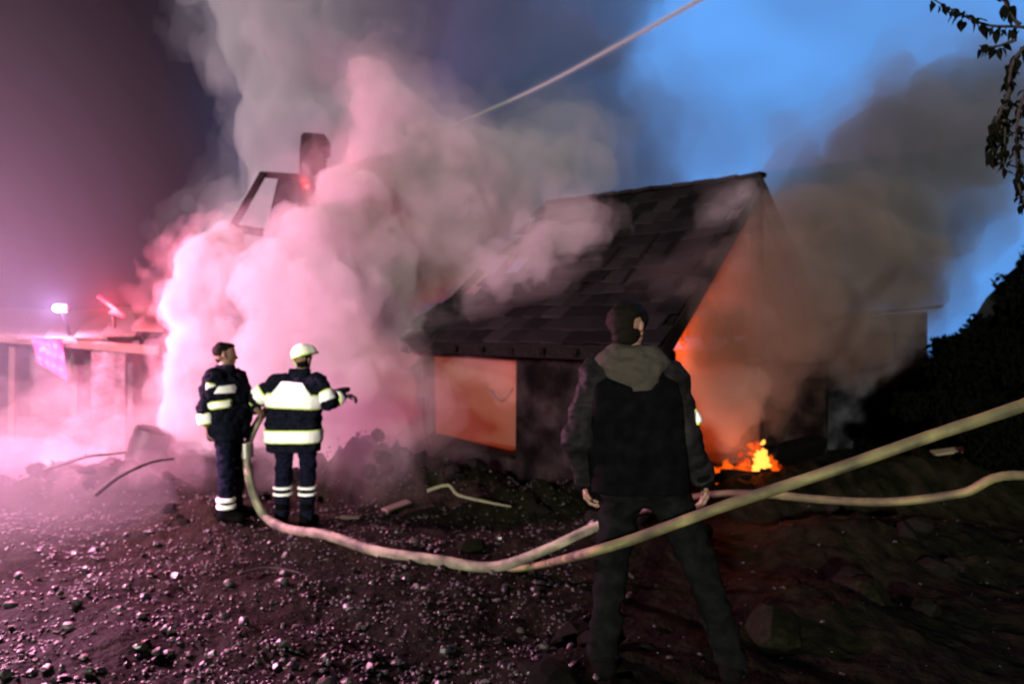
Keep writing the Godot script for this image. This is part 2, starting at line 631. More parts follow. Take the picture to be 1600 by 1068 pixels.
# ------------------------------------------------------------------ smoke: closed bodies of lit, even smoke
# balls: [u, v, radius in pixels, distance]; turned into places and sizes in metres. A body has a core and, where veil > 0,
# a thinner, wider veil round it, so that its edge is soft
func smoke(called: String, label: String, balls: Array, cell: float, colour: Color, density: float, amp: float, freq: float, sd: int, billow := 1, veil := 0.0, thin := 0.25) -> void:
	var bones := []
	for b in balls:
		var p := at(b[0], b[1], b[3])
		bones.append([p, p, b[2] / 1155.0 * b[3], b[2] / 1155.0 * b[3]])
	for pass_ in 3 if veil > 0.0 else 1:
		var grow: float = veil * [0.0, 0.4, 1.0][pass_]
		var am: float = amp * (1.0 + 0.5 * pass_)
		var lo := Vector3(99, 99, 99)
		var hi := -lo
		for b in bones:
			var reach: Vector3 = Vector3.ONE * (b[2] + grow + am * 1.6 + 3 * cell)
			lo = lo.min(b[0] - reach)
			hi = hi.max(b[0] + reach)
		var f := Field.new(lo, hi, cell * (1.0 + 0.3 * pass_))
		f.pad = am * 2.0
		for b in bones:
			f.cone(b[0], b[1], b[2] + grow, b[3] + grow, b[2] * 0.3)
		var n := FastNoiseLite.new()
		n.seed = sd + pass_
		n.frequency = freq
		if billow == 1 and pass_ == 0:
			n.noise_type = FastNoiseLite.TYPE_CELLULAR
			n.cellular_return_type = FastNoiseLite.RETURN_DISTANCE
			n.fractal_type = FastNoiseLite.FRACTAL_FBM
			n.fractal_octaves = 3
			n.fractal_gain = 0.5
			n.domain_warp_enabled = true
			n.domain_warp_amplitude = 0.5
			n.domain_warp_frequency = freq * 0.7
		else:
			n.noise_type = FastNoiseLite.TYPE_SIMPLEX_SMOOTH
			n.fractal_octaves = 4
		f.ruffle(n, am, billow if pass_ == 0 else 0, Vector3(1.0, 0.75, 1.0) if pass_ else Vector3.ONE)
		var o := put(called, f.mesh(250), fog(colour, density * [1.0, 2.2 * thin, 0.7 * thin][pass_]))
		tag(o, ["", "thinner edge of the ", "faint veil round the "][pass_] + label, "smoke", "", "stuff")

func puff(called: String, label: String, p: Vector3, size: Vector3, colour: Color, density: float) -> void:
	var v := FogVolume.new()
	v.name = numbered(called)
	v.shape = RenderingServer.FOG_VOLUME_SHAPE_ELLIPSOID
	v.position = p
	v.size = size
	v.material = fog(colour, density)
	add_child(v, true)
	tag(v, label, "haze", "", "stuff")

func all_smoke() -> void:
	var white := lin(0.95, 0.93, 0.93)
	var cool := lin(0.86, 0.94, 1.0)
	var pink := lin(0.98, 0.86, 0.88)
	smoke("smoke", "thick pink billowing smoke rolling out of the burning roof frame", [
		[335, 425, 62, 10.4], [300, 475, 50, 10.2], [278, 485, 28, 10.0], [322, 545, 56, 10.0], [350, 385, 36, 10.6], [305, 600, 50, 10.0], [290, 645, 45, 10.0], [345, 640, 60, 10.0],
	], 0.045, pink, 3.6, 0.4, 2.0, 3, 1, 0.12, 0.05)
	smoke("smoke", "dense bright pink smoke front in the middle behind the firefighters", [
		[435, 455, 70, 9.8], [412, 405, 42, 9.8], [480, 385, 66, 10.0], [545, 320, 62, 10.4], [605, 265, 60, 11.2], [640, 220, 46, 11.6], [520, 290, 36, 10.4], [570, 420, 85, 10.7],
		[500, 480, 90, 9.9], [440, 560, 75, 9.7], [520, 590, 80, 9.8], [590, 520, 80, 10.9], [420, 640, 65, 9.6], [500, 680, 70, 9.8], [640, 430, 56, 11.9], [590, 620, 60, 10.4],
	], 0.055, pink, 1.5, 0.5, 1.5, 5, 1, 0.35, 0.07)
	smoke("smoke", "small pale billow of smoke sitting on the left end of the slate roof", [
		[690, 420, 36, 12.2], [725, 415, 24, 12.2], [660, 440, 30, 12.2], [740, 440, 26, 12.2]], 0.05, pink, 1.3, 0.2, 2.0, 6, 1, 0.2, 0.2)
	smoke("smoke", "pink column of smoke rising above the front of the cloud", [
		[585, 230, 42, 11.0], [590, 160, 40, 11.2], [580, 120, 34, 11.4], [630, 180, 38, 11.3], [680, 260, 75, 11.5], [690, 340, 70, 11.2],
	], 0.07, pink, 0.7, 0.45, 1.3, 8, 1, 0.4, 0.14)
	smoke("smoke", "tall pale grey smoke column rising behind the chimney", [
		[480, 330, 100, 16], [470, 220, 92, 16], [480, 110, 105, 16.3], [450, 10, 115, 16.5], [430, -100, 130, 17], [560, 60, 120, 17], [580, -60, 140, 17.5], [560, 180, 110, 17], [400, 380, 80, 16],
	], 0.12, cool, 1.3, 0.9, 0.6, 12, 1, 0.4, 0.09)
	smoke("smoke", "thin purple grey smoke veil drifting high behind the cottage roof", [
		[640, 60, 130, 17], [760, 70, 140, 16.5], [850, 140, 120, 16], [930, 240, 110, 15.5], [760, 230, 140, 16], [640, 300, 130, 16], [850, 320, 110, 15.5], [700, 400, 110, 15.5], [1010, 310, 80, 15], [900, 10, 100, 17], [780, -60, 130, 17],
	], 0.16, lin(0.22, 0.25, 0.44), 0.27, 1.0, 0.45, 15, 0, 0.9, 0.4)
	smoke("smoke", "rosy smoke spreading from the cloud towards the roof", [
		[660, 350, 70, 11.6], [720, 330, 70, 11.8], [770, 300, 60, 12.2], [700, 270, 60, 12], [820, 270, 60, 12.8], [740, 400, 45, 11.4], [880, 250, 50, 13.2], [650, 260, 60, 11.8]
	], 0.1, pink, 0.35, 0.6, 0.8, 16, 0, 0.6, 0.4)
	smoke("smoke", "brown smoke pouring out of the burning gable", [
		[1135, 455, 38, 8.9], [1165, 430, 50, 9.5], [1100, 505, 40, 8.7], [1155, 500, 60, 9.2], [1190, 395, 42, 9.6], [1210, 470, 80, 9.7], [1250, 400, 85, 10.4], [1300, 465, 80, 10.6],
		[1240, 370, 50, 10.8], [1110, 560, 50, 9.0], [1190, 535, 42, 9.3], [1215, 385, 50, 10.2], [1350, 430, 75, 11.2], [1310, 370, 75, 11.2], [1420, 420, 60, 11.6], [1400, 360, 65, 11.8], [1260, 510, 60, 10.2], [1330, 500, 50, 10.8], 
	], 0.09, lin(0.34, 0.28, 0.25), 0.7, 0.5, 0.8, 18, 0, 0.4, 0.25)
	smoke("smoke", "dark blue grey smoke blowing away over the outbuilding", [
		[1290, 310, 80, 11.8], [1370, 350, 90, 12.0], [1390, 260, 90, 12.4], [1460, 250, 90, 13], [1440, 340, 60, 12.6], [1390, 440, 50, 12.4], [1340, 460, 45, 12.4], [1430, 455, 30, 12.6], [1490, 320, 55, 12.8], [1540, 190, 90, 13.5], [1270, 340, 50, 11.6], [1470, 160, 60, 13.2],
	], 0.11, lin(0.26, 0.27, 0.31), 0.75, 0.7, 0.6, 19, 0, 0.6, 0.3)
	smoke("smoke", "rounded puff of brown smoke beside the roof edge above the flames", [
		[1118, 520, 38, 8.5], [1140, 508, 28, 8.5], [1105, 540, 30, 8.5], [1146, 540, 26, 8.5],
	], 0.04, lin(0.3, 0.2, 0.14), 1.6, 0.14, 2.5, 20, 0, 0.12, 0.3)
	smoke("smoke", "glowing orange smoke standing over the flames at the gable", [
		[1130, 660, 30, 8.9], [1110, 620, 36, 9.0], [1145, 600, 32, 9.0], [1090, 660, 26, 8.9], [1090, 580, 36, 9.0], [1160, 640, 20, 8.9],
	], 0.05, lin(0.8, 0.6, 0.5), 1.1, 0.22, 1.6, 22, 0, 0.25, 0.3)
	smoke("smoke", "pale wisp of smoke curling over the broken roof edge", [
		[840, 395, 26, 10.4], [865, 365, 24, 10.6], [815, 425, 24, 10.3], [780, 435, 22, 10.3], [885, 335, 22, 10.9], [850, 420, 14, 10.0], [900, 370, 30, 10.6],
	], 0.05, pink, 0.55, 0.3, 1.5, 24, 0, 0.35, 0.4)
	smoke("smoke", "small blue grey wisp lifting off the ridge corner", [
		[1150, 315, 22, 9.6], [1130, 335, 20, 9.5], [1165, 300, 16, 9.7],
	], 0.05, white, 0.25, 0.18, 1.6, 25, 0, 0.2, 0.4)
	smoke("smoke", "grey smoke hanging under the lintel of the window opening", [[785, 580, 30, 9.95], [750, 572, 22, 10.1], [800, 610, 22, 9.85], [720, 572, 18, 10.3]], 0.05, lin(0.6, 0.55, 0.5), 0.35, 0.2, 1.5, 26, 0, 0.2, 0.4)
	smoke("smoke", "grey brown haze hanging low between firefighter and cottage wall", [
		[560, 680, 75, 8.9], [600, 640, 66, 9.4], [560, 600, 70, 9.5], [670, 640, 40, 9.4], [600, 730, 50, 8.6], 
	], 0.1, lin(0.8, 0.72, 0.7), 0.2, 0.35, 0.9, 27, 0, 0.35, 0.4)
	for k in 11:   # haze that thickens towards the lamps
		var q := pow(0.86, k)
		puff("haze", ["faint purple haze spreading over the whole left of the yard", "purple lit haze over the shed and the lamps", "lilac haze round the lamps at the left edge", "bright lilac haze close round the beacon"][k / 3], Vector3(-8.4 - 4.6 * q, 2.0, -9.0 - 3.0 * q), Vector3(20.0, 22.0, 14.0) * q, lin(0.86, 0.86, 0.98), 0.0016 + 0.0004 * k)
	puff("haze", "low lilac haze lying over the rubble on the left", Vector3(-6.2, 0.1, -7.2), Vector3(5.6, 1.6, 4.4), lin(0.9, 0.88, 0.95), 0.05)
	smoke("smoke", "low purple smoke creeping over the rubble by the lamps", [
		[120, 690, 45, 9.8], [180, 690, 50, 9.8], [235, 680, 46, 9.8], [40, 680, 50, 10.2], [265, 630, 40, 9.9], [90, 640, 50, 10.4], [0, 700, 55, 10.0], [90, 735, 36, 9.0], [160, 735, 34, 8.8], [210, 735, 32, 8.6], [265, 720, 34, 8.9], [130, 760, 26, 8.3],
	], 0.08, pink, 0.17, 0.45, 1.1, 30, 0, 0.4, 0.3)

# ------------------------------------------------------------------ the cottage
# own axes: x along the eave (away from the camera, leftwards), y up, z inwards; its corner nearest the camera is the origin
func eave(t: float) -> Vector3:
	return Vector3(t, 1.77 + 0.022 * t, 0)

func ridge(t: float) -> Vector3:
	return Vector3(0.2 + t, 4.07 + 0.035 * t, 2.95)

func on_roof(t: float, s: float) -> Vector3:   # s 0 at the eave, 1 at the ridge
	var p := eave(t).lerp(ridge(t), s)
	p.y -= 0.10 * sin(PI * s) * sin(PI * clampf(t / 4.1, 0, 1)) + 0.05 * sin(t * 2.1) * s * (1.0 - s) * 4.0 * 0.5
	return p

func gone(t: float, s: float) -> bool:   # where the fire has eaten the roof
	if t > 4.3 - 1.3 * s + 0.9 * s * s: return true
	if s > 0.42 and s < 0.62 and t > 2.9 + 1.2 * absf(s - 0.52): return true
	if s > 0.62 and t > 3.75: return true
	if s > 0.30 and s < 0.47 and t > 3.55: return true
	return false

func cottage() -> void:
	var c := thing("burning_cottage", "low burning cottage with dark slate roof and glowing window opening", "house", Vector3(1.55, 0, -7.8), deg_to_rad(138.0))
	# rafters and battens under the slates
	for i in 9:
		var t := 0.06 + i * 0.5
		var top := 1.0 if t < 3.8 else 0.55
		put("rafter", bar_mesh(on_roof(t, -0.02) - Vector3(0, 0.09, 0), on_roof(t, top) - Vector3(0, 0.09, 0), 0.08, 0.12, 0.01, 0.01), M.char, c)
		put("rafter", bar_mesh(Vector3(t + 0.2, 4.0 + 0.035 * t, 2.98), Vector3(t + 0.4, 1.85, 5.9), 0.08, 0.12, 0.01, 0.01), M.char, c)
	for j in 8:
		var s := 0.06 + j * 0.125
		var last := 4.2
		while last > 1.0 and gone(last + 0.1, s): last -= 0.1
		var a := on_roof(0.0, s) - Vector3(0, 0.03, 0)
		var e := on_roof(last, s) - Vector3(0, 0.03, 0)
		var mid := (a + e) * 0.5 - Vector3(0, 0.05, 0)
		var up := (on_roof(2.0, s + 0.05) - on_roof(2.0, s - 0.05)).normalized()
		var along := (e - a).normalized()
		up = (up - along * up.dot(along)).normalized()
		put("sarking_board", box_mesh(Transform3D(Basis(along, up.cross(along) * -1.0, up), mid), Vector3(a.distance_to(e), 0.02, 0.47), 0.004), M.char, c)
	put("ridge_board", bar_mesh(ridge(-0.05) - Vector3(0, 0.1, 0), ridge(3.7) - Vector3(0, 0.1, 0), 0.05, 0.16, 0.01, 0.01), M.char, c)
	put("eave_board", bar_mesh(eave(-0.05) - Vector3(0, 0.1, 0.02), eave(4.22) - Vector3(0, 0.07, 0.02), 0.03, 0.17, 0.006, 0.006), M.char, c)
	var bb := Vector3(-0.06, -0.09, 0)
	put("barge_board", bar_mesh(eave(0) + bb, ridge(0) + bb, 0.035, 0.17, 0.006, 0.004), M.char, c)
	# the far slope is boarded
	for k in 10:
		var a := k / 10.0
		var p := Vector3(0.1, lerpf(4.05, 1.9, a + 0.05), lerpf(2.98, 5.9, a + 0.05))
		put("roof_board", box_mesh(Transform3D(Basis(Vector3.RIGHT, atan2(2.15, 2.92)), p + Vector3(2.1, 0.08 + 0.0, 0)), Vector3(4.1, 0.025, 0.34), 0.004, 0.006), M.char, c)
	# slates, each its own piece
	var kinds := []
	for k in 5:
		kinds.append(box_mesh(Transform3D.IDENTITY, Vector3(0.335, 0.03, 0.36), 0.006, 0.008))
	var rows := 13
	var n := (ridge(1) - eave(1)).normalized()
	for j in rows:
		var s := (j + 0.45) / rows
		var cols := 14
		for i in cols:
			var t := -0.02 + (i + (0.5 if j % 2 else 0.0)) * 0.325 + 0.12
			if gone(t, s) or rng.randf() < 0.015: continue
			var p := on_roof(t, s)
			var up := (on_roof(t, s + 0.05) - on_roof(t, s - 0.05)).normalized()
			var along := (on_roof(t + 0.1, s) - on_roof(t - 0.1, s)).normalized()
			var nor := up.cross(along).normalized()
			if nor.y < 0: nor = -nor
			var b := Basis(along, nor, along.cross(nor))
			b = b * Basis(Vector3.RIGHT, -0.075 * signf(b.z.dot(up)) * -1.0 + rng.randf_range(-0.03, 0.03)) * Basis(Vector3.UP, rng.randf_range(-0.035, 0.035)) * Basis(Vector3.BACK, rng.randf_range(-0.03, 0.03))
			var o := put("slate", kinds[rng.randi() % 5], M.slates[rng.randi() % 4], c)
			o.transform = Transform3D(b, p + nor * (0.03 + rng.randf_range(0.0, 0.012)))
	for i in 11:
		var o := put("ridge_tile", kinds[0], M.slates[i % 4], c)
		var t := -0.02 + i * 0.345
		o.transform = Transform3D(Basis(Vector3.BACK, rng.randf_range(-0.04, 0.04)).scaled(Vector3(1.0, 2.2, 0.6)), ridge(t) + Vector3(0.1, 0.05, 0))
	# walls: front with the opening (x 2.3 to 3.98), low sill wall below it
	var zf := 0.42
	put("front_wall", box_mesh(shift(Vector3(1.2, 0.85, zf)), Vector3(2.2, 1.75, 0.24), 0.02, 0.012), M.plaster, c)
	put("sill_wall", box_mesh(Transform3D(Basis(Vector3.BACK, 0.085), Vector3(3.22, 0.12, zf)), Vector3(1.83, 0.56, 0.236), 0.02, 0.008), M.plaster, c)
	put("window_sill", box_mesh(Transform3D(Basis(Vector3.BACK, 0.085), Vector3(3.17, 0.418, zf - 0.02)), Vector3(1.7, 0.03, 0.3), 0.01, 0.004), M.char, c)
	put("lintel", bar_mesh(Vector3(2.2, 1.66, zf), Vector3(4.2, 1.72, zf), 0.22, 0.14, 0.015, 0.01), M.char, c)
	put("door_post", bar_mesh(Vector3(4.06, 0.0, zf), Vector3(4.1, 1.66, zf), 0.13, 0.13, 0.012, 0.01), M.char, c)
	put("gable_wall", box_mesh(shift(Vector3(0.2, 0.22, 2.9)), Vector3(0.24, 0.3, 4.7), 0.03, 0.04), M.char, c)
	put("gable_post", bar_mesh(Vector3(0.22, 0.4, 2.95), Vector3(0.22, 3.8, 2.95), 0.14, 0.14, 0.015, 0.012), M.char, c)
	put("far_gable_wall", box_mesh(shift(Vector3(4.28, 0.95, 2.92)), Vector3(0.2, 1.9, 4.7), 0.02, 0.012), M.inside, c)
	put("rear_wall", box_mesh(shift(Vector3(2.2, 0.85, 5.45)), Vector3(4.1, 1.75, 0.24), 0.03, 0.03), M.plaster, c)
	put("partition_wall", box_mesh(shift(Vector3(3.0, 1.0, 2.5)), Vector3(2.5, 2.0, 0.12), 0.01, 0.006), M.inside, c)
	put("floor_slab", box_mesh(shift(Vector3(2.2, 0.03, 3.0)), Vector3(4.2, 0.08, 5.0), 0.01), M.rubble, c)
	var w := []
	for k in 15:
		var a := k / 14.0
		w.append(Vector3(3.0 - 0.4 * a + 0.0, 1.16 - 0.15 * sin(PI * a) + 0.06 * a, 0.6))
	put("hanging_wire", tube(w, 0.018, 5), M.black, c)
	# the fire indoors, behind the front wall, seen as its light on the partition
	var lp := c.transform * Vector3(1.75, 0.75, 1.45)
	fire("fire", "flames on the cottage floor behind the front wall", c.transform * Vector3(1.75, 0.08, 1.45), 0.45, 0.6, 9, 31)
	omni("indoor_fire_light", lp, Color(1.0, 0.37, 0.22), 8.0, 0.25)
	fire("fire", "tall flames indoors behind the corner of the front wall, veiled by brown smoke", c.transform * Vector3(0.95, 0.08, 1.0), 0.3, 1.9, 9, 57)
	omni("gable_fire_light", c.transform * Vector3(0.6, 1.95, 1.4), Color(1.0, 0.40, 0.15), 3.0, 0.3)

# flames: licking tongues, each a part, over burning logs that are things of their own
func fire(called: String, label: String, p: Vector3, wide: float, tall: float, count: int, sd: int) -> Node3D:
	var r := RandomNumberGenerator.new()
	r.seed = sd
	var t := thing(called, label, "fire", p)
	var ms := [flame_gas(Color(1.0, 0.68, 0.27), 2.6, 0.6), flame_gas(Color(1.0, 0.38, 0.07), 1.3, 0.4), flame_gas(Color(0.95, 0.24, 0.05), 0.8, 0.3)]
	for i in count:
		var x := (i + 0.5) / count * 2.0 - 1.0 + r.randf_range(-0.1, 0.1)
		var z := r.randf_range(-0.3, 0.3)
		var h := tall * r.randf_range(0.3, 1.0) * clampf(1.0 - 0.8 * absf(x - 0.4), 0.25, 1.0)
		var base := Vector3(x * wide, r.randf_range(0.0, 0.06) * tall, z * wide)
		var bones := []
		var q := base
		var seg := 5
		var w := r.randf_range(0.025, 0.05) * (0.6 + tall)
		for k in seg:
			var nq := q + Vector3(r.randf_range(-0.4, 0.45) * h / seg, h / seg, r.randf_range(-0.2, 0.2) * h / seg)
			bones.append([q, nq, w * (1.0 - float(k) / seg) + 0.008, w * (1.0 - (k + 1.0) / seg) + 0.006])
			q = nq
		put("flame", flesh(bones, 0.011, 0.03, 0.0, [], 0.06, sd + i), ms[0 if absf(x - 0.42) < 0.1 else [1, 2, 1, 2, 1][i % 5]], t)
	return t

# the bare frame of the burnt upper part: chimney, rafter and beams above the smoke
func burnt_frame() -> void:
	var c := thing("burnt_roof_frame", "charred roof frame with square chimney sticking out of the pink smoke", "roof frame", Vector3(at(430, 640, 11.6).x, 0, -11.6))
	var o := -c.position
	put("rafter", bar_mesh(at(362, 357, 11.5) + o, at(411, 268, 11.5) + o, 0.09, 0.09, 0.012, 0.015), M.char, c)
	put("collar_beam", bar_mesh(at(408, 271, 11.5) + o, at(478, 277, 11.7) + o, 0.09, 0.1, 0.012, 0.015), M.char, c)
	put("wall_plate", bar_mesh(at(358, 354, 11.5) + o, at(432, 366, 11.7) + o, 0.1, 0.12, 0.012, 0.02), M.char, c)
	put("rafter", bar_mesh(at(478, 275, 11.8) + o, at(560, 430, 11.8) + o, 0.1, 0.1, 0.012, 0.015), M.char, c)
	put("post", bar_mesh(at(372, 360, 11.6) + o, at(372, 560, 11.6) + o, 0.14, 0.14, 0.012, 0.015), M.char, c)
	put("roof_sheet", box_mesh(Transform3D(Basis(Vector3.BACK, -0.25), at(452, 325, 12.1) + o), Vector3(0.62, 0.95, 0.08), 0.02, 0.08), M.char, c)
	put("chimney", box_mesh(shift(at(488, 300, 12.2) + o), Vector3(0.36, 1.55, 0.4), 0.03, 0.02), M.char, c)
	put("chimney_cap", box_mesh(shift(at(492, 226, 12.2) + o), Vector3(0.43, 0.3, 0.46), 0.05, 0.02), M.char, c)
	put("inner_wall", box_mesh(shift(Vector3(0.3, 1.2, -0.7)), Vector3(2.4, 2.4, 0.2), 0.03, 0.05), M.plaster, c)
	lamp("ember", "red glowing ember on the chimney's foot above the smoke", at(478, 290, 11.35), 0.028, Color(1.0, 0.13, 0.06), 1.5, 14.0)

# the grey outbuilding behind the flames
func outbuilding() -> void:
	var a := at(1180, 560, 13.0)
	var b := at(1450, 560, 13.5)
	var c := thing("grey_outbuilding", "grey plastered outbuilding with sloping roof edge standing beyond the flames", "outbuilding", Vector3(a.x, 0, a.z), atan2(a.z - b.z, b.x - a.x) * 1.0)
	var L := Vector2(b.x - a.x, b.z - a.z).length()
	var st := mb()
	var pts := [Vector3(0, -0.2, 0), Vector3(L, -0.2, 0), Vector3(L, 2.45, 0), Vector3(L * 0.6, 2.3, 0), Vector3(0, 1.45, 0)]
	face(st, pts, Vector3.BACK)
	var back := []
	for p in pts: back.append(p - Vector3(0, 0, 2.6))
	face(st, back, Vector3.FORWARD)
	for i in 5:
		var p0: Vector3 = pts[i]
		var p1: Vector3 = pts[(i + 1) % 5]
		face(st, [p0, p1, p1 - Vector3(0, 0, 2.6), p0 - Vector3(0, 0, 2.6)], Vector3(p1.y - p0.y, p0.x - p1.x, 0))
	put("wall", done(st), M.outwall, c)
	put("roof", bar_mesh(Vector3(-0.15, 1.5, 0), Vector3(L * 0.6, 2.4, 0), 0.1, 0.1, 0.02, 0.01), M.char, c)
	for k in 9:
		var z := 0.12 - k * 0.32
		put("roof_board", bar_mesh(Vector3(-0.2, 1.49, z), Vector3(L * 0.6, 2.38, z), 0.3, 0.04, 0.006, 0.008), M.char, c)
		put("roof_board", bar_mesh(Vector3(L * 0.6, 2.38, z), Vector3(L + 0.1, 2.52, z), 0.3, 0.04, 0.006, 0.008), M.char, c)

# the open shed at the lamps
func shed() -> void:
	var c := thing("open_shed", "open shed with sagging roof and pale corner panel in the purple haze", "shed", Vector3(at(110, 600, 11.0).x, 0, -11.0))
	var o := -c.position
	var panel := at(171, 595, 10.8) + o
	put("corner_panel", box_mesh(shift(Vector3(panel.x, 0.78, panel.z)), Vector3(0.5, 1.9, 0.1), 0.015, 0.01), M.shedwall, c)
	for i in 3:
		var p := at([20, 118, 215][i], 600, 11.2) + o
		put("post", bar_mesh(Vector3(p.x, -0.1, p.z), Vector3(p.x, 1.95, p.z), 0.1, 0.1, 0.01, 0.01), M.wood, c)
	for k in 7:
		var u := -40.0 + k * 45.0
		var sag := 12.0 * sin(PI * k / 6.0)
		put("roof_board", bar_mesh(at(u, 522 + sag - k * 1.0, 10.7) + o, at(u + 20, 478 + sag * 0.6, 12.6) + o, 0.42, 0.04, 0.006, 0.012), M.wood, c)
	put("eave_beam", bar_mesh(at(-50, 524, 10.75) + o, at(250, 548, 10.75) + o, 0.1, 0.14, 0.012, 0.015), M.wood, c)
	put("rear_wall", box_mesh(shift(Vector3(0.2, 0.95, -1.4)), Vector3(3.4, 2.1, 0.1), 0.015, 0.02), M.shedwall, c)
	put("low_wall", box_mesh(shift(Vector3(-0.1, 0.35, 0.1)), Vector3(1.2, 0.8, 0.14), 0.02, 0.02), M.shedwall, c)
	# tarp hanging in the opening
	var st := mb()
	var P := []
	for i in 9:
		var row := []
		for j in 9:
			var p := at(48 + i * 6.0 + j * 1.2, 526 + j * (5.0 + i * 0.35) + i * 0.8, 10.5 + 0.05 * sin(i * 1.7 + j * 0.5) + 0.03 * sin(j * 1.3)) + o
			row.append(p)
		P.append(row)
	var front := mb()
	front.set_smooth_group(0)
	for i in 8:
		for j in 8:
			for tri in [[P[i][j], P[i + 1][j], P[i + 1][j + 1]], [P[i][j], P[i + 1][j + 1], P[i][j + 1]]]:
				for p in tri: front.add_vertex(p)
	front.index()
	var sheet := tag(put("tarpaulin", done(front), mat(lin(0.3, 0.07, 0.18), 0.5)), "shiny pink sheet hanging in the shed opening below the white lamp", "tarpaulin")
	sheet.position = c.position
	var sl := thing("lamp_bar", "slanting red light bar on the shed roof", "lamp", at(172, 478, 10.4))
	put("light_tube", bar_mesh(at(152, 462, 10.4) - at(172, 478, 10.4), at(190, 492, 10.4) - at(172, 478, 10.4), 0.05, 0.05, 0.01), glow(Color(1.0, 0.12, 0.3), 1.6), sl)
	put("light_tube", bar_mesh(at(170, 487, 10.38) - at(172, 478, 10.4), at(194, 494, 10.38) - at(172, 478, 10.4), 0.05, 0.05, 0.01), glow(Color(1.0, 0.12, 0.3), 1.6), sl)
	put("bracket", bar_mesh(Vector3(0, -0.04, -0.05), Vector3(0, -0.3, -0.1), 0.04, 0.04, 0.006), M.metal, sl)
	omni("lamp_bar_light", at(172, 478, 10.3), Color(1.0, 0.22, 0.25), 14.0, 0.1)
	# floodlight
	var fl := thing("floodlight", "round white floodlight shining on the shed eave", "lamp", at(90, 481, 10.6))
	var s := SphereMesh.new()
	s.radius = 0.075
	s.height = 0.11
	put("bulb", s, glow(Color(1.0, 0.93, 1.0), 14.0), fl)
	put("housing", box_mesh(shift(Vector3(0, 0, -0.08)), Vector3(0.2, 0.14, 0.05), 0.012), M.metal, fl)
	put("bracket", bar_mesh(Vector3(0, -0.06, -0.1), Vector3(0, -0.42, -0.3), 0.04, 0.04, 0.008), M.metal, fl)
	omni("floodlight_light", at(90, 481, 10.6), Color(0.85, 0.7, 1.0), 8.0, 0.08)
	# the oil drum
	var d := thing("oil_drum", "dark dented oil drum leaning in the smoke beside the shed", "barrel", Vector3(at(218, 650, 9.6).x, 0.12, -9.6))
	d.rotation = Vector3(0.1, 0.3, -0.3)
	d.scale = Vector3(0.85, 0.75, 0.85)
	var prof := []
	var rr := []
	for k in 15:
		prof.append(Vector3(0, 0.8 * k / 14.0, 0))
	put("shell", tube(prof, func(a): return 0.27 + (0.012 if absf(a - 0.35) < 0.04 or absf(a - 0.68) < 0.04 else 0.0) - (0.006 if a < 0.02 or a > 0.98 else 0.0), 20), M.metal, d)
	put("lid", tube([Vector3(0, 0.79, 0), Vector3(0, 0.815, 0)], 0.24, 20), M.char, d)


# the dark wooded bank at the right edge
func hillside() -> void:
	var st := mb()
	st.set_smooth_group(0)
	var n := FastNoiseLite.new()
	n.seed = 9
	n.frequency = 0.5
	n.fractal_octaves = 4
	var q := func(i: int, j: int) -> Vector3:
		var x := 5.6 + 26.0 * i / 60.0
		var z := -9.7 - 4.4 * j / 30.0
		var up := smoothstep(0.0, 1.0, clampf((x - 5.9) / 5.2, 0.0, 1.0)) * smoothstep(-9.7, -11.2, z) * 4.2
		return Vector3(x, -0.1 + up * (1.0 + 0.12 * n.get_noise_2d(x, z)) + 0.3 * n.get_noise_2d(x * 3.0, z * 3.0) * minf(1.0, up), z)
	for i in 60:
		for j in 30:
			for tri in [[[0, 0], [1, 0], [1, 1]], [[0, 0], [1, 1], [0, 1]]]:
				var p := []
				for t in tri: p.append(q.call(i + t[0], j + t[1]))
				if (p[1] - p[0]).cross(p[2] - p[0]).y > 0.0: p = [p[0], p[2], p[1]]
				for v in p: st.add_vertex(v)
	st.index()
	tag(put("hillside", done(st), M.leafdark), "black wooded bank rising behind the yard at the right edge", "hillside", "", "structure")
	# bushes that cover it
	var r := RandomNumberGenerator.new()
	r.seed = 15
	var lf := mb()
	for k in 16000:
		var x := r.randf_range(6.2, 14.0)
		var z := r.randf_range(-13.9, -10.0)
		var p: Vector3 = q.call(int((x - 5.6) / 26.0 * 60.0), int((-9.7 - z) / 4.4 * 30.0))
		p += Vector3(r.randf_range(0, 0.43), r.randf_range(0.0, 0.35) + 0.25 * n.get_noise_2d(x * 4.0, z * 4.0), -r.randf_range(0, 0.15))
		var b := Basis.from_euler(Vector3(r.randf() * TAU, r.randf() * TAU, r.randf() * TAU))
		var s := r.randf_range(0.06, 0.13)
		face(lf, [p + b * Vector3(0, 0, -s), p + b * Vector3(s * 0.5, 0.01, 0), p + b * Vector3(0, 0, s), p + b * Vector3(-s * 0.5, 0.01, 0)], b.y)
	tag(put("undergrowth", done(lf), M.leafdark), "dark undergrowth covering the bank at the right edge", "undergrowth", "", "stuff")

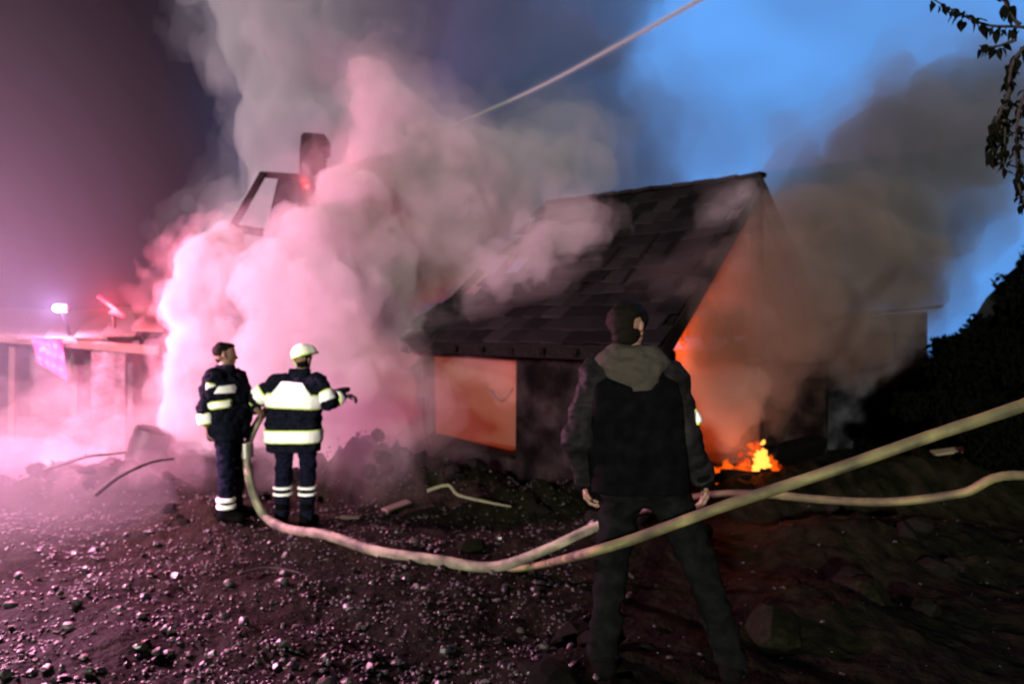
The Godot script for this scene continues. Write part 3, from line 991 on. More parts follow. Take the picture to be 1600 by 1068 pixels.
# ------------------------------------------------------------------ people
# a hand at the wrist: d the way the fingers point, palm the way the palm faces, thumb the side of the thumb
func hand_bones(w: Vector3, d: Vector3, palm: Vector3, curl: float, left: bool, s := 1.0) -> Array:
	d = d.normalized()
	palm = (palm - d * palm.dot(d)).normalized()
	var side := d.cross(palm).normalized() * (1.0 if left else -1.0)
	var out := [[w - d * 0.03, w + d * 0.02, 0.027 * s, 0.026 * s]]
	for i in 4:
		var off: float = (i - 1.5) * 0.021 * s
		var k: Vector3 = w + d * (0.085 - 0.004 * absf(i - 1.2)) * s + side * off
		out.append([w + d * 0.02 * s + side * off * 0.7, k, 0.0165 * s, 0.0125 * s])
		var l: float = [0.8, 0.98, 1.0, 0.86][i] * s
		var a := curl * (0.85 + 0.07 * i)
		var p := k
		var dir := d
		for b in 3:
			dir = (d * cos(a * (b + 1) * 0.55) + palm * sin(a * (b + 1) * 0.55)).normalized()
			var q: Vector3 = p + dir * [0.042, 0.027, 0.021][b] * l
			out.append([p, q, [0.0095, 0.0088, 0.008][b] * s, [0.0088, 0.008, 0.0068][b] * s])
			p = q
	var t0: Vector3 = w + d * 0.028 * s + side * 0.026 * s
	var t1: Vector3 = t0 + (d * 0.6 + side * 0.7 + palm * 0.25).normalized() * 0.036 * s
	var t2: Vector3 = t1 + (d * 0.85 + side * 0.25 + palm * (0.2 + 0.5 * curl)).normalized() * 0.03 * s
	out.append([w + d * 0.01 * s + side * 0.012 * s, t0, 0.016 * s, 0.014 * s])
	out.append([t0, t1, 0.013 * s, 0.0105 * s])
	out.append([t1, t2, 0.0105 * s, 0.008 * s])
	return out

# head centred at c, looking along f; every bone of skull, jaw, nose, ears, lips and brows
func head_bones(c: Vector3, f: Vector3, up := Vector3.UP) -> Array:
	var z := f.normalized()
	var x := up.cross(z).normalized()
	var y := z.cross(x).normalized()
	var g := func(a: float, b: float, e: float) -> Vector3: return c + x * a + y * b + z * e
	var out := [
		[g.call(0, 0.035, -0.025), g.call(0, 0.03, 0.02), 0.083, 0.076], [g.call(0, 0.0, -0.03), g.call(0, -0.02, 0.03), 0.07, 0.062],
		[g.call(0, -0.05, 0.045), g.call(0, -0.09, 0.06), 0.046, 0.026], [g.call(-0.035, -0.05, 0.02), g.call(-0.012, -0.092, 0.055), 0.032, 0.022], [g.call(0.035, -0.05, 0.02), g.call(0.012, -0.092, 0.055), 0.032, 0.022],
		[g.call(0, 0.005, 0.09), g.call(0, -0.03, 0.108), 0.008, 0.013], [g.call(-0.012, -0.034, 0.096), g.call(0.012, -0.034, 0.096), 0.009, 0.009],
		[g.call(-0.02, -0.062, 0.088), g.call(0.02, -0.062, 0.088), 0.007, 0.007], [g.call(-0.018, -0.072, 0.086), g.call(0.018, -0.072, 0.086), 0.008, 0.008],
		[g.call(-0.045, 0.022, 0.078), g.call(-0.012, 0.02, 0.088), 0.008, 0.008], [g.call(0.045, 0.022, 0.078), g.call(0.012, 0.02, 0.088), 0.008, 0.008],
		[g.call(-0.03, 0.0, 0.078), g.call(-0.03, 0.0, 0.08), 0.012, 0.012], [g.call(0.03, 0.0, 0.078), g.call(0.03, 0.0, 0.08), 0.012, 0.012],
		[g.call(-0.079, 0.012, -0.012), g.call(-0.075, -0.03, -0.002), 0.013, 0.01], [g.call(0.079, 0.012, -0.012), g.call(0.075, -0.03, -0.002), 0.013, 0.01],
		[g.call(-0.084, 0.02, -0.02), g.call(-0.085, -0.01, -0.022), 0.007, 0.007], [g.call(0.084, 0.02, -0.02), g.call(0.085, -0.01, -0.022), 0.007, 0.007],
	]
	return out

func merge(list: Array) -> ArrayMesh:
	var st := mb()
	for m in list:
		st.append_from(m, 0, Transform3D.IDENTITY)
	return st.commit()

# J: joints by name; builds the body as one mesh with finer head and hands; returns the bones
func body(J: Dictionary, o: Node3D, look: Vector3, palms: Array, curls: Array, fingers: Array) -> void:
	var b := [[J.pelvis, J.chest, 0.09, 0.09], [J.chest, J.neck - Vector3(0, 0.03, 0), 0.08, 0.05], [J.neck, J.head - Vector3(0, 0.05, 0), 0.056, 0.055], [J.sl, J.sr, 0.045, 0.045]]
	for s in ["l", "r"]:
		b.append([J["s" + s], J["e" + s], 0.052, 0.042])
		b.append([J["e" + s], J["w" + s], 0.042, 0.028])
		b.append([J["h" + s], J["k" + s], 0.08, 0.055])
		b.append([J["k" + s], J["a" + s], 0.052, 0.04])
		b.append([J["a" + s], J["t" + s], 0.042, 0.035])
	var m := [flesh(b, 0.016, 0.04)]
	m.append(flesh(head_bones(J.head, look) + [[J.neck, J.head - Vector3(0, 0.06, 0), 0.056, 0.054]], 0.006, 0.016))
	for i in 2:
		var s: String = ["l", "r"][i]
		var h := hand_bones(J["w" + s], fingers[i], palms[i], curls[i], s == "l")
		m.append(flesh(h, 0.004, 0.005))
	put("body", merge(m), M.skin, o)

func torso(J: Dictionary, r0: float, r1: float, r2: float) -> Array:
	var side: Vector3 = (J.sr - J.sl).normalized()
	var hs: Vector3 = (J.hr - J.hl).normalized()
	var out: Array = []
	for q in [-1.0, 0.0, 1.0]:
		out.append([J.hem + hs * q * r0 * 0.62, J.waist + side * q * r1 * 0.6, r0 * 0.8, r1 * 0.82])
		out.append([J.waist + side * q * r1 * 0.6, J.chest + side * q * r2 * 0.62, r1 * 0.82, r2 * 0.8])
		out.append([J.chest + side * q * r2 * 0.62, J.neck - Vector3(0, 0.07, 0) + side * q * r2 * 0.75, r2 * 0.8, 0.085])
	return out

func arm(J: Dictionary, s: String, r: float) -> Array:
	return [[J["s" + s], J["e" + s], r, r * 0.84], [J["e" + s], J["w" + s], r * 0.86, r * 0.66]]

func leg(J: Dictionary, s: String, r: float) -> Array:
	return [[J["h" + s], J["k" + s], r, r * 0.72], [J["k" + s], J["a" + s], r * 0.73, r * 0.64]]

func trousers(J: Dictionary, m: Material, o: Node3D, r: float, sd: int) -> Array:
	var b := leg(J, "l", r) + leg(J, "r", r)
	b.append([J.hl + Vector3(0, 0.03, 0), J.hr + Vector3(0, 0.03, 0), r * 1.12, r * 1.12])
	b.append([J.pelvis, J.pelvis + Vector3(0, 0.12, 0), r * 1.15, r * 1.15])
	var cuts := [[J.pelvis + Vector3(0, 0.16, 0), Vector3.UP]]
	var low: float = minf(J.al.y, J.ar.y)
	cuts.append([Vector3(0, low - 0.03, 0), Vector3.DOWN])
	put("trousers", flesh(b, 0.012, 0.035, 0.0, cuts, 0.02, sd), m, o)
	return b

func boots(J: Dictionary, o: Node3D, m: Material, high: float) -> void:
	for s in ["l", "r"]:
		var a: Vector3 = J["a" + s]
		var t: Vector3 = J["t" + s]
		var heel: Vector3 = a + (a - t) * Vector3(0.28, 0, 0.28)
		heel.y = t.y
		var fl := t.y - 0.048
		put("boot", flesh([[a + Vector3(0, high, 0), a, 0.062, 0.058], [a, heel, 0.055, 0.048], [heel, t, 0.05, 0.05], [a, t, 0.05, 0.045]], 0.009, 0.03, 0.0, [[Vector3(0, fl, 0), Vector3.DOWN], [a + Vector3(0, high, 0), Vector3.UP]]), m, o)

# a band cut out of the grown clothing between two parallel planes
func band(called: String, bones: Array, p: Vector3, n: Vector3, half: float, grow: float, o: Node3D, m: Material, extra := [], k := 0.03) -> void:
	n = n.normalized()
	var lo := Vector3(99, 99, 99)
	var hi := -lo
	for b in bones:
		for e in [0, 1]:
			var r: float = b[2 + e] + 0.06
			lo = lo.min(b[e] - Vector3.ONE * r)
			hi = hi.max(b[e] + Vector3.ONE * r)
	if absf(n.y) > 0.9:
		lo.y = maxf(lo.y, p.y - half - 0.1)
		hi.y = minf(hi.y, p.y + half + 0.1)
	else:
		lo = lo.max(p - Vector3.ONE * 0.22)
		hi = hi.min(p + Vector3.ONE * 0.22)
	put(called, flesh(bones, 0.008, k, grow, [[p + n * half, n], [p - n * half, -n]] + extra, 0.008, 3, [lo, hi]), m, o)
	if half > 0.025:
		put("band_edging", flesh(bones, 0.008, k, grow - 0.006, [[p + n * (half + 0.011), n], [p - n * (half + 0.011), -n]] + extra, 0.008, 3, [lo, hi]), M.trim, o)

func firefighter() -> void:
	var p := at(462, 818, 7.35)
	p.y = height(p.x, p.z) - 0.005
	var o := thing("person", "firefighter in white helmet and dark reflective jacket seen from behind holding the hose", "person", p)
	var J := {
		"pelvis": Vector3(0, 0.95, 0), "hem": Vector3(-0.02, 0.80, 0), "waist": Vector3(-0.02, 1.02, 0.0), "chest": Vector3(0.0, 1.27, 0.0), "neck": Vector3(0.035, 1.5, -0.01), "head": Vector3(0.06, 1.655, -0.04),
		"sl": Vector3(-0.185, 1.43, 0), "sr": Vector3(0.225, 1.43, -0.01), "el": Vector3(-0.40, 1.275, -0.04), "er": Vector3(0.33, 1.235, 0.02), "wl": Vector3(-0.25, 1.19, -0.26), "wr": Vector3(0.435, 1.275, -0.13),
		"hl": Vector3(-0.1, 0.93, 0), "hr": Vector3(0.1, 0.93, 0), "kl": Vector3(-0.125, 0.5, -0.02), "kr": Vector3(0.12, 0.5, -0.03), "al": Vector3(-0.125, 0.1, 0.03), "ar": Vector3(0.12, 0.1, 0.03), "tl": Vector3(-0.16, 0.045, -0.12), "tr": Vector3(0.15, 0.045, -0.13),
	}
	body(J, o, Vector3(0.35, -0.05, -1), [Vector3(1, 0, 0.3), Vector3(0, -1, 0)], [1.3, 0.9], [Vector3(0.7, -0.25, -0.5), Vector3(0.85, 0.12, -0.4)])
	trousers(J, M.navy2, o, 0.105, 3)
	boots(J, o, M.boot, 0.14)
	var tor := torso(J, 0.19, 0.185, 0.185)
	var jac := tor + [arm(J, "l", 0.085)[0], arm(J, "r", 0.085)[0]]
	put("jacket", flesh(jac, 0.012, 0.05, 0.0, [[Vector3(0, 0.74, 0), Vector3.DOWN], [J.neck + Vector3(0, 0.035, 0), Vector3.UP]], 0.022, 5), M.navy, o)
	for s in ["l", "r"]:
		put("sleeve", flesh(arm(J, s, 0.086), 0.01, 0.05, 0.0, [[J["w" + s], J["w" + s] - J["e" + s]]], 0.02, 6), M.navy, o)
	put("collar", flesh([[J.neck + Vector3(-0.03, 0.02, 0), J.neck + Vector3(0.03, 0.03, 0), 0.082, 0.08]], 0.008, 0.03, 0.0, [[J.neck + Vector3(0, 0.065, 0), Vector3.UP]]), M.navy, o)
	band("reflective_band", tor, Vector3(0, 0.9, 0), Vector3.UP, 0.055, 0.022, o, M.tape, [], 0.05)
	band("reflective_band", tor, Vector3(0.0, 1.245, 0), Vector3(0.05, 1, 0), 0.062, 0.024, o, M.tape, [], 0.05)
	for s in ["l", "r"]:
		var a := arm(J, s, 0.085)
		band("reflective_band", [a[0]], J["s" + s].lerp(J["e" + s], 0.78), J["e" + s] - J["s" + s], 0.05, 0.02, o, M.tape)
		band("reflective_band", [a[1]], J["e" + s].lerp(J["w" + s], 0.66), J["w" + s] - J["e" + s], 0.026, 0.016, o, M.tape)
		put("glove", flesh(hand_bones(J["w" + s], Vector3(0.7, -0.25, -0.5) if s == "l" else Vector3(0.85, 0.12, -0.4), Vector3(1, 0, 0.3) if s == "l" else Vector3(0, -1, 0), 1.4 if s == "l" else 1.3, s == "l", 1.15), 0.006, 0.008), M.glove, o)
		for h in [0.385, 0.325]:
			band("reflective_band", leg(J, s, 0.105), Vector3(0, h, 0), Vector3.UP, 0.013, 0.022, o, M.tape, [[Vector3(0, 0, 0), Vector3.RIGHT if s == "l" else Vector3.LEFT]])
	# the wide domed panel on the back
	put("back_panel", flesh(tor, 0.008, 0.05, 0.021, [[Vector3(0, 1.275, 0), Vector3.DOWN], [Vector3(0.02, 1.43, 0), Vector3(0.1, 1, 0)], [Vector3(-0.17, 1.36, 0), Vector3(-1, 0.75, 0)], [Vector3(0.15, 1.36, 0), Vector3(1, 0.8, 0)], [Vector3(-0.2, 1.3, 0), Vector3.LEFT], [Vector3(0.19, 1.3, 0), Vector3.RIGHT], [Vector3(0, 0, 0.05), Vector3.FORWARD]], 0.008, 3), M.tape, o)
	# helmet with neck guard
	var h: Vector3 = J.head
	put("helmet", flesh([[h + Vector3(-0.005, 0.05, 0.02), h + Vector3(0.03, 0.05, -0.03), 0.108, 0.105]], 0.008, 0.02, 0.0, [[h + Vector3(0.02, 0.035, 0), Vector3(0.28, -1, 0)]]), M.helmet, o)
	put("helmet_brim", flesh([[h + Vector3(-0.005, 0.03, 0.02), h + Vector3(0.04, 0.02, -0.06), 0.116, 0.114]], 0.007, 0.02, 0.0, [[h + Vector3(0.02, 0.05, 0), Vector3(-0.28, 1, 0)], [h + Vector3(0.02, 0.032, 0), Vector3(0.28, -1, 0)]]), M.helmet_trim, o)
	put("helmet_strap", flesh([[h + Vector3(-0.075, 0.02, 0.04), h + Vector3(-0.05, -0.05, 0.05), 0.022, 0.016]], 0.006, 0.01), M.helmet_trim, o)
	put("hair", flesh([[h + Vector3(0.0, 0.01, 0.02), h + Vector3(0, -0.03, 0.035), 0.086, 0.06]], 0.008, 0.02), M.hair, o)

func second_firefighter() -> void:
	var p := at(354, 822, 7.25)
	p.y = height(p.x, p.z) - 0.005
	var o := thing("person", "bareheaded man in dark reflective jacket standing sideways left of the helmeted firefighter", "person", p)
	var J := {
		"pelvis": Vector3(0.02, 0.94, 0), "hem": Vector3(0.03, 0.82, 0), "waist": Vector3(0.02, 1.02, 0), "chest": Vector3(-0.01, 1.25, 0), "neck": Vector3(-0.02, 1.47, 0), "head": Vector3(-0.02, 1.615, -0.01),
		"sl": Vector3(0.06, 1.38, -0.17), "sr": Vector3(-0.09, 1.38, 0.15), "el": Vector3(0.13, 1.13, -0.24), "er": Vector3(-0.13, 1.1, 0.2), "wl": Vector3(0.26, 1.07, -0.1), "wr": Vector3(-0.11, 0.95, 0.2),
		"hl": Vector3(0.05, 0.92, -0.09), "hr": Vector3(0.0, 0.92, 0.09), "kl": Vector3(0.06, 0.5, -0.1), "kr": Vector3(0.03, 0.49, 0.08), "al": Vector3(0.05, 0.09, -0.12), "ar": Vector3(0.03, 0.09, 0.07), "tl": Vector3(0.19, 0.045, -0.16), "tr": Vector3(0.17, 0.045, 0.1),
	}
	body(J, o, Vector3(0.9, 0.02, -0.42), [Vector3(0, -1, 0.4), Vector3(1, 0, 0)], [0.9, 0.7], [Vector3(0.6, -0.2, 0.6), Vector3(0.2, -1, 0)])
	var tr := trousers(J, M.navy2, o, 0.1, 8)
	boots(J, o, M.boot, 0.1)
	var tor := torso(J, 0.165, 0.17, 0.17)
	var jac := tor + [arm(J, "l", 0.078)[0], arm(J, "r", 0.078)[0]]
	put("jacket", flesh(jac, 0.012, 0.05, 0.0, [[Vector3(0, 0.79, 0), Vector3.DOWN], [J.neck + Vector3(0, 0.03, 0), Vector3.UP]], 0.022, 9), M.navy, o)
	for s in ["l", "r"]:
		put("sleeve", flesh(arm(J, s, 0.079), 0.01, 0.05, 0.0, [[J["w" + s], J["w" + s] - J["e" + s]]], 0.02, 10), M.navy, o)
	put("collar", flesh([[J.neck + Vector3(-0.02, 0.01, 0), J.neck + Vector3(0.03, 0.02, 0), 0.075, 0.073]], 0.008, 0.03, 0.0, [[J.neck + Vector3(0, 0.05, 0), Vector3.UP]]), M.navy, o)
	band("reflective_band", tor, Vector3(0, 1.14, 0), Vector3(-0.12, 1, 0), 0.028, 0.024, o, M.tape, [[Vector3(0.1, 0, 0), Vector3.RIGHT]], 0.05)
	var ar := arm(J, "r", 0.078)
	var al := arm(J, "l", 0.078)
	band("reflective_band", [ar[1]], J.er.lerp(J.wr, 0.6), J.wr - J.er, 0.045, 0.02, o, M.tape)
	band("reflective_band", [al[1]], J.el.lerp(J.wl, 0.5), J.wl - J.el, 0.05, 0.024, o, M.tape)
	band("reflective_band", [ar[0]], J.sr.lerp(J.er, 0.28), J.er - J.sr, 0.03, 0.018, o, M.tape, [[Vector3(-0.1, 1.3, 0), Vector3.LEFT]])
	put("shoulder_patch", flesh(tor, 0.008, 0.05, 0.022, [[Vector3(0, 1.25, 0), Vector3.DOWN], [Vector3(0, 1.315, 0), Vector3(-0.15, 1, 0)], [Vector3(0.0, 1.3, 0), Vector3(-1, 0.4, 0)], [Vector3(0.11, 1.3, 0), Vector3(1, 0.3, 0)], [Vector3(0, 0, 0.02), Vector3.FORWARD]]), M.tape, o)
	for h in [0.215, 0.15]:
		band("reflective_band", leg(J, "r", 0.1), Vector3(0, h, 0), Vector3.UP, 0.02, 0.025, o, M.tape)
	band("reflective_band", leg(J, "l", 0.1), Vector3(0, 0.26, 0), Vector3.UP, 0.018, 0.022, o, M.tape, [[Vector3(0.0, 0, 0), Vector3.RIGHT]])
	var h: Vector3 = J.head
	put("hair", flesh([[h + Vector3(-0.03, 0.04, 0.01), h + Vector3(0.03, 0.045, -0.01), 0.087, 0.077], [h + Vector3(-0.03, 0.0, 0.01), h + Vector3(-0.03, -0.02, 0.01), 0.074, 0.066]], 0.006, 0.02, 0.0, [[h + Vector3(0.055, 0.06, 0), Vector3(1, -0.75, 0)]], 0.008, 6), M.hair, o)

func bystander() -> void:
	var o := thing("person", "man with grey hood and black vest walking away towards the fire, seen from behind", "person", Vector3(0.70, 0, -3.72))
	o.position.y = height(0.70, -3.72) + 0.0
	var J := {
		"pelvis": Vector3(-0.04, 0.97, 0), "hem": Vector3(-0.05, 0.95, 0), "waist": Vector3(-0.06, 1.1, 0), "chest": Vector3(-0.08, 1.33, 0.0), "neck": Vector3(-0.09, 1.57, -0.02), "head": Vector3(-0.105, 1.72, -0.05),
		"sl": Vector3(-0.27, 1.47, 0), "sr": Vector3(0.095, 1.46, 0), "el": Vector3(-0.365, 1.17, 0.03), "er": Vector3(0.165, 1.16, 0.03), "wl": Vector3(-0.325, 0.94, -0.06), "wr": Vector3(0.27, 0.95, -0.02),
		"hl": Vector3(-0.14, 0.93, 0), "hr": Vector3(0.06, 0.93, 0), "kl": Vector3(-0.19, 0.52, -0.07), "kr": Vector3(0.24, 0.53, 0.0), "al": Vector3(-0.245, 0.12, 0.02), "ar": Vector3(0.37, 0.1, 0.1), "tl": Vector3(-0.27, 0.05, -0.13), "tr": Vector3(0.42, 0.05, -0.04),
	}
	body(J, o, Vector3(0.62, -0.02, -0.8), [Vector3(1, 0, 0.3), Vector3(-1, 0, 0)], [1.0, 0.8], [Vector3(0.12, -1, -0.15), Vector3(0.1, -1, -0.1)])
	trousers(J, M.trousers, o, 0.115, 13)
	boots(J, o, M.boot, 0.05)
	var tor := torso(J, 0.175, 0.18, 0.19)
	var cl := [[Vector3(0, 0.90, 0), Vector3.DOWN], [J.neck + Vector3(0, 0.01, 0), Vector3.UP]]
	put("vest", flesh(tor, 0.012, 0.05, 0.012, cl + [[J.sl + Vector3(-0.02, 0, 0), Vector3(-1, 0.1, 0)], [J.sr + Vector3(0.02, 0, 0), Vector3(1, 0.1, 0)]], 0.006, 15), M.vest, o)
	for s in ["l", "r"]:
		var a := arm(J, s, 0.092)
		put("sleeve", flesh(a + [[J["s" + s], J.chest.lerp(J["s" + s], 0.6), 0.09, 0.1]], 0.01, 0.04, 0.0, [[J["w" + s], J["w" + s] - J["e" + s]]], 0.018, 17 if s == "l" else 18), M.sleeve, o)
		put("cuff", flesh([[J["e" + s].lerp(J["w" + s], 0.88), J["w" + s] + (J["w" + s] - J["e" + s]) * 0.03, 0.058, 0.05]], 0.008, 0.02), M.vest, o)
	band("sleeve_patch", [arm(J, "r", 0.092)[0]], J.sr.lerp(J.er, 0.68), J.er - J.sr, 0.03, 0.02, o, M.tape, [[Vector3(0.205, 0, 0), Vector3.LEFT], [Vector3(0, 0, 0.09), Vector3.BACK]])
	var n: Vector3 = J.neck
	put("hood", flesh([[n + Vector3(-0.14, -0.075, 0.02), n + Vector3(0.13, -0.075, 0.02), 0.07, 0.07], [n + Vector3(-0.09, -0.02, 0.05), n + Vector3(0.08, -0.02, 0.05), 0.09, 0.085], [n + Vector3(-0.06, -0.08, 0.09), n + Vector3(0.04, -0.08, 0.09), 0.085, 0.085], [n + Vector3(-0.01, -0.14, 0.12), n + Vector3(-0.01, -0.12, 0.11), 0.06, 0.07]], 0.009, 0.05, 0.0, [[n + Vector3(0, 0.055, 0.0), Vector3(0, 1, -0.35)]], 0.02, 19), M.hood, o)
	var h: Vector3 = J.head
	put("hair", flesh([[h + Vector3(-0.02, 0.045, 0.01), h + Vector3(0.02, 0.05, -0.02), 0.092, 0.086], [h + Vector3(-0.02, 0.0, 0.02), h + Vector3(-0.02, -0.05, 0.025), 0.083, 0.066]], 0.006, 0.02, 0.0, [[h + Vector3(0.045, 0.03, -0.055), Vector3(0.62, -0.55, -0.8)]], 0.014, 21), M.hair, o)

func lamp(called: String, label: String, p: Vector3, r: float, c: Color, e: float, shown: float) -> void:
	var t := thing(called, label, "lamp", p)
	var s := SphereMesh.new()
	s.radius = r
	s.height = r * 2.0
	put("bulb", s, glow(c, shown), t)
	omni(called + "_light", p, c, e, r * 0.6)

# ------------------------------------------------------------------ things in the yard
func on_ground(x: float, z: float, up := 0.0) -> Vector3:
	return Vector3(x, height(x, z) + up, z)

func hoses() -> void:
	# the hose that the firefighter holds: from his hands down to the ground, across it, and up behind the bystander
	var pts := [at(528, 613, 7.52), at(475, 618, 7.72), at(428, 630, 7.66), at(401, 662, 7.45), at(386, 705, 7.35), at(392, 755, 7.3), at(412, 802, 7.2), at(450, 840, 7.0), at(510, 862, 6.6), at(590, 882, 6.2), at(680, 893, 5.95), at(770, 884, 5.75), at(850, 858, 5.5), at(930, 822, 5.3), at(1030, 788, 5.0), at(1110, 772, 4.75), at(1190, 771, 4.5), at(1290, 780, 4.25), at(1390, 783, 4.0), at(1500, 770, 3.8), at(1610, 743, 3.6), Vector3(3.3, 0.95, -3.1), Vector3(4.1, 0.5, -2.3), Vector3(4.9, 0.06, -1.2), Vector3(5.6, 0.05, 0.8)]
	for i in range(7, 13):
		pts[i].y = maxf(pts[i].y, height(pts[i].x, pts[i].z) + 0.035)
	var h := thing("fire_hose", "pale fire hose looping from the firefighter's hands across the ground", "fire hose", pts[0])
	var rel := []
	for p in pts: rel.append(p - pts[0])
	put("hose_line", tube(smooth_path(rel.slice(0, 15), 0.06), func(a): return 0.048 - 0.014 * smoothstep(0.6, 1.0, a), 12, 0.8, 0.025), M.hose, h)
	put("hose_line", tube(smooth_path(rel.slice(14), 0.06), func(a): return 0.03 - 0.006 * a, 12, 0.8, 0.025), M.hose_olive, h)
	var join: Vector3 = rel[14]
	var along: Vector3 = (rel[15] - rel[13]).normalized()
	put("coupling", tube([join - along * 0.07, join - along * 0.02, join + along * 0.03, join + along * 0.08], 0.056, 12), M.coupling, h)
	var c: Vector3 = at(386, 703, 7.35) - pts[0]
	put("coupling", tube([c + Vector3(-0.002, 0.07, 0), c + Vector3(-0.002, 0.03, 0), c + Vector3(0, -0.03, 0), c + Vector3(0.004, -0.07, 0)], 0.068, 12), M.coupling, h)
	put("coupling_lug", bar_mesh(c + Vector3(-0.12, 0.02, 0.0), c + Vector3(-0.02, -0.01, 0.02), 0.035, 0.05, 0.008), M.coupling, h)
	put("nozzle", tube([Vector3.ZERO, Vector3(0.05, 0.02, -0.08), Vector3(0.08, 0.03, -0.13)], func(a): return 0.045 - 0.02 * a, 10), M.metal, h)
	# the second hose, carried through the air in front of the bystander
	var q := [Vector3(5.0, 0.06, 1.6), Vector3(4.3, 0.35, 0.4), Vector3(3.6, 1.15, -1.0), Vector3(2.9, 1.58, -2.0), at(1760, 570, 2.7), at(1600, 632, 2.75), at(1450, 682, 2.85), at(1300, 734, 2.95), at(1150, 783, 3.1), at(1060, 815, 3.2), at(985, 842, 3.3), at(922, 861, 3.42), at(884, 871, 4.1), at(838, 882, 5.5), at(800, 888, 5.8), at(760, 886, 6.0)]
	for i in range(14, 16):
		q[i].y = height(q[i].x, q[i].z) + 0.03
	var g := thing("fire_hose", "olive yellow fire hose stretched taut through the air before the bystander's legs", "fire hose", q[0])
	rel = []
	for p in q: rel.append(p - q[0])
	put("hose_line", tube(smooth_path(rel, 0.05), 0.028, 12, 0.85, 0.025), M.hose_olive, g)

func water_jet() -> void:
	# a jet from off to the right falling into the smoke: spray, so lit air and water rather than a solid
	var pts := [at(590, 240, 12.6), at(650, 216, 12.4), at(740, 180, 12.0), at(850, 130, 11.4), at(960, 71, 10.8), at(1095, -4, 10.2), at(1240, -90, 9.6)]
	var path := smooth_path(pts, 0.2)
	tag(put("water_jet", tube(path, func(a): return 0.014 + 0.022 * a, 8), fog(lin(0.97, 0.98, 1.0), 48.0)), "thin white jet of water arcing across the smoky sky into the smoke", "water jet", "", "stuff")
	tag(put("spray", tube(path, func(a): return 0.04 + 0.05 * a, 8), fog(lin(0.95, 0.97, 1.0), 0.9)), "fine spray round the white water jet", "spray", "", "stuff")

func branch() -> void:
	var t := thing("leaning_tree", "dark leafy branch hanging into the sky at the upper right", "tree", at(1640, -20, 4.0))
	var o := -t.position
	var twigs := [
		[at(1660, 60, 4.0), at(1610, 40, 4.0), at(1550, 36, 4.0), at(1505, 18, 4.0), at(1462, -6, 4.0)],
		[at(1640, 40, 4.0), at(1590, 90, 3.95), at(1580, 150, 3.9), at(1574, 205, 3.9), at(1572, 262, 3.9)],
		[at(1620, 120, 4.1), at(1598, 165, 4.1), at(1592, 220, 4.05), at(1594, 280, 4.05), at(1604, 320, 4.0)],
		[at(1600, 35, 4.0), at(1585, 20, 4.0), at(1565, -30, 4.0)],
		[at(1590, 60, 3.95), at(1560, 70, 3.95), at(1535, 68, 3.95)],
		[at(1582, 140, 3.9), at(1562, 185, 3.9), at(1550, 210, 3.9)],
		[at(1576, 180, 3.9), at(1556, 225, 3.92), at(1556, 245, 3.92)],
		[at(1596, 250, 4.05), at(1620, 290, 4.0), at(1640, 310, 4.0)]]
	put("trunk", tube(smooth_path([Vector3(5.2, -0.1, -4.6) + o, Vector3(5.0, 1.6, -4.5) + o, Vector3(4.9, 3.2, -4.4) + o, Vector3(4.6, 5.0, -4.3) + o], 0.1), func(a): return 0.17 - 0.09 * a, 10, 1.0, 0.06), M.bark, t)
	put("limb", tube(smooth_path([Vector3(4.9, 3.1, -4.4) + o, Vector3(4.2, 3.9, -4.3) + o, Vector3(3.5, 3.9, -4.1) + o, at(1660, 60, 4.0) + o], 0.08), func(a): return 0.07 - 0.05 * a, 8, 1.0, 0.06), M.bark, t)
	var kinds := []
	for k in 4:
		kinds.append(leaf_mesh(k))
	for w in twigs:
		var rel := []
		for p in w: rel.append(p + o)
		var path := smooth_path(rel, 0.03)
		put("twig", tube(path, func(a): return 0.011 - 0.008 * a, 6), M.bark, t)
		for i in range(3, path.size()):
			for q in 1 + rng.randi() % 3:
				var l := put("leaf", kinds[rng.randi() % 4], M.leaf, t)
				var b := Basis(Vector3.UP, rng.randf() * TAU) * Basis(Vector3.RIGHT, rng.randf_range(0.3, 1.6)) * Basis(Vector3.BACK, rng.randf_range(-0.5, 0.5))
				l.transform = Transform3D(b.scaled(Vector3.ONE * rng.randf_range(0.45, 0.85)), path[i] + Vector3(rng.randf_range(-0.01, 0.01), rng.randf_range(-0.02, 0.01), rng.randf_range(-0.02, 0.02)))

func leaf_mesh(k: int) -> ArrayMesh:
	var st := mb()
	var l := 0.075 + 0.01 * k
	var w := 0.022 + 0.003 * (k % 2)
	var prev := []
	for i in 6:
		var a := i / 5.0
		var ww := w * sin(PI * pow(a, 0.8)) + 0.001
		var y := -0.02 * a * a
		var row := [Vector3(-ww, y + ww * 0.4, a * l), Vector3(0, y, a * l), Vector3(ww, y + ww * 0.4, a * l)]
		if prev:
			face(st, [prev[0], prev[1], row[1], row[0]], Vector3.UP)
			face(st, [prev[1], prev[2], row[2], row[1]], Vector3.UP)
		prev = row
	return done(st)

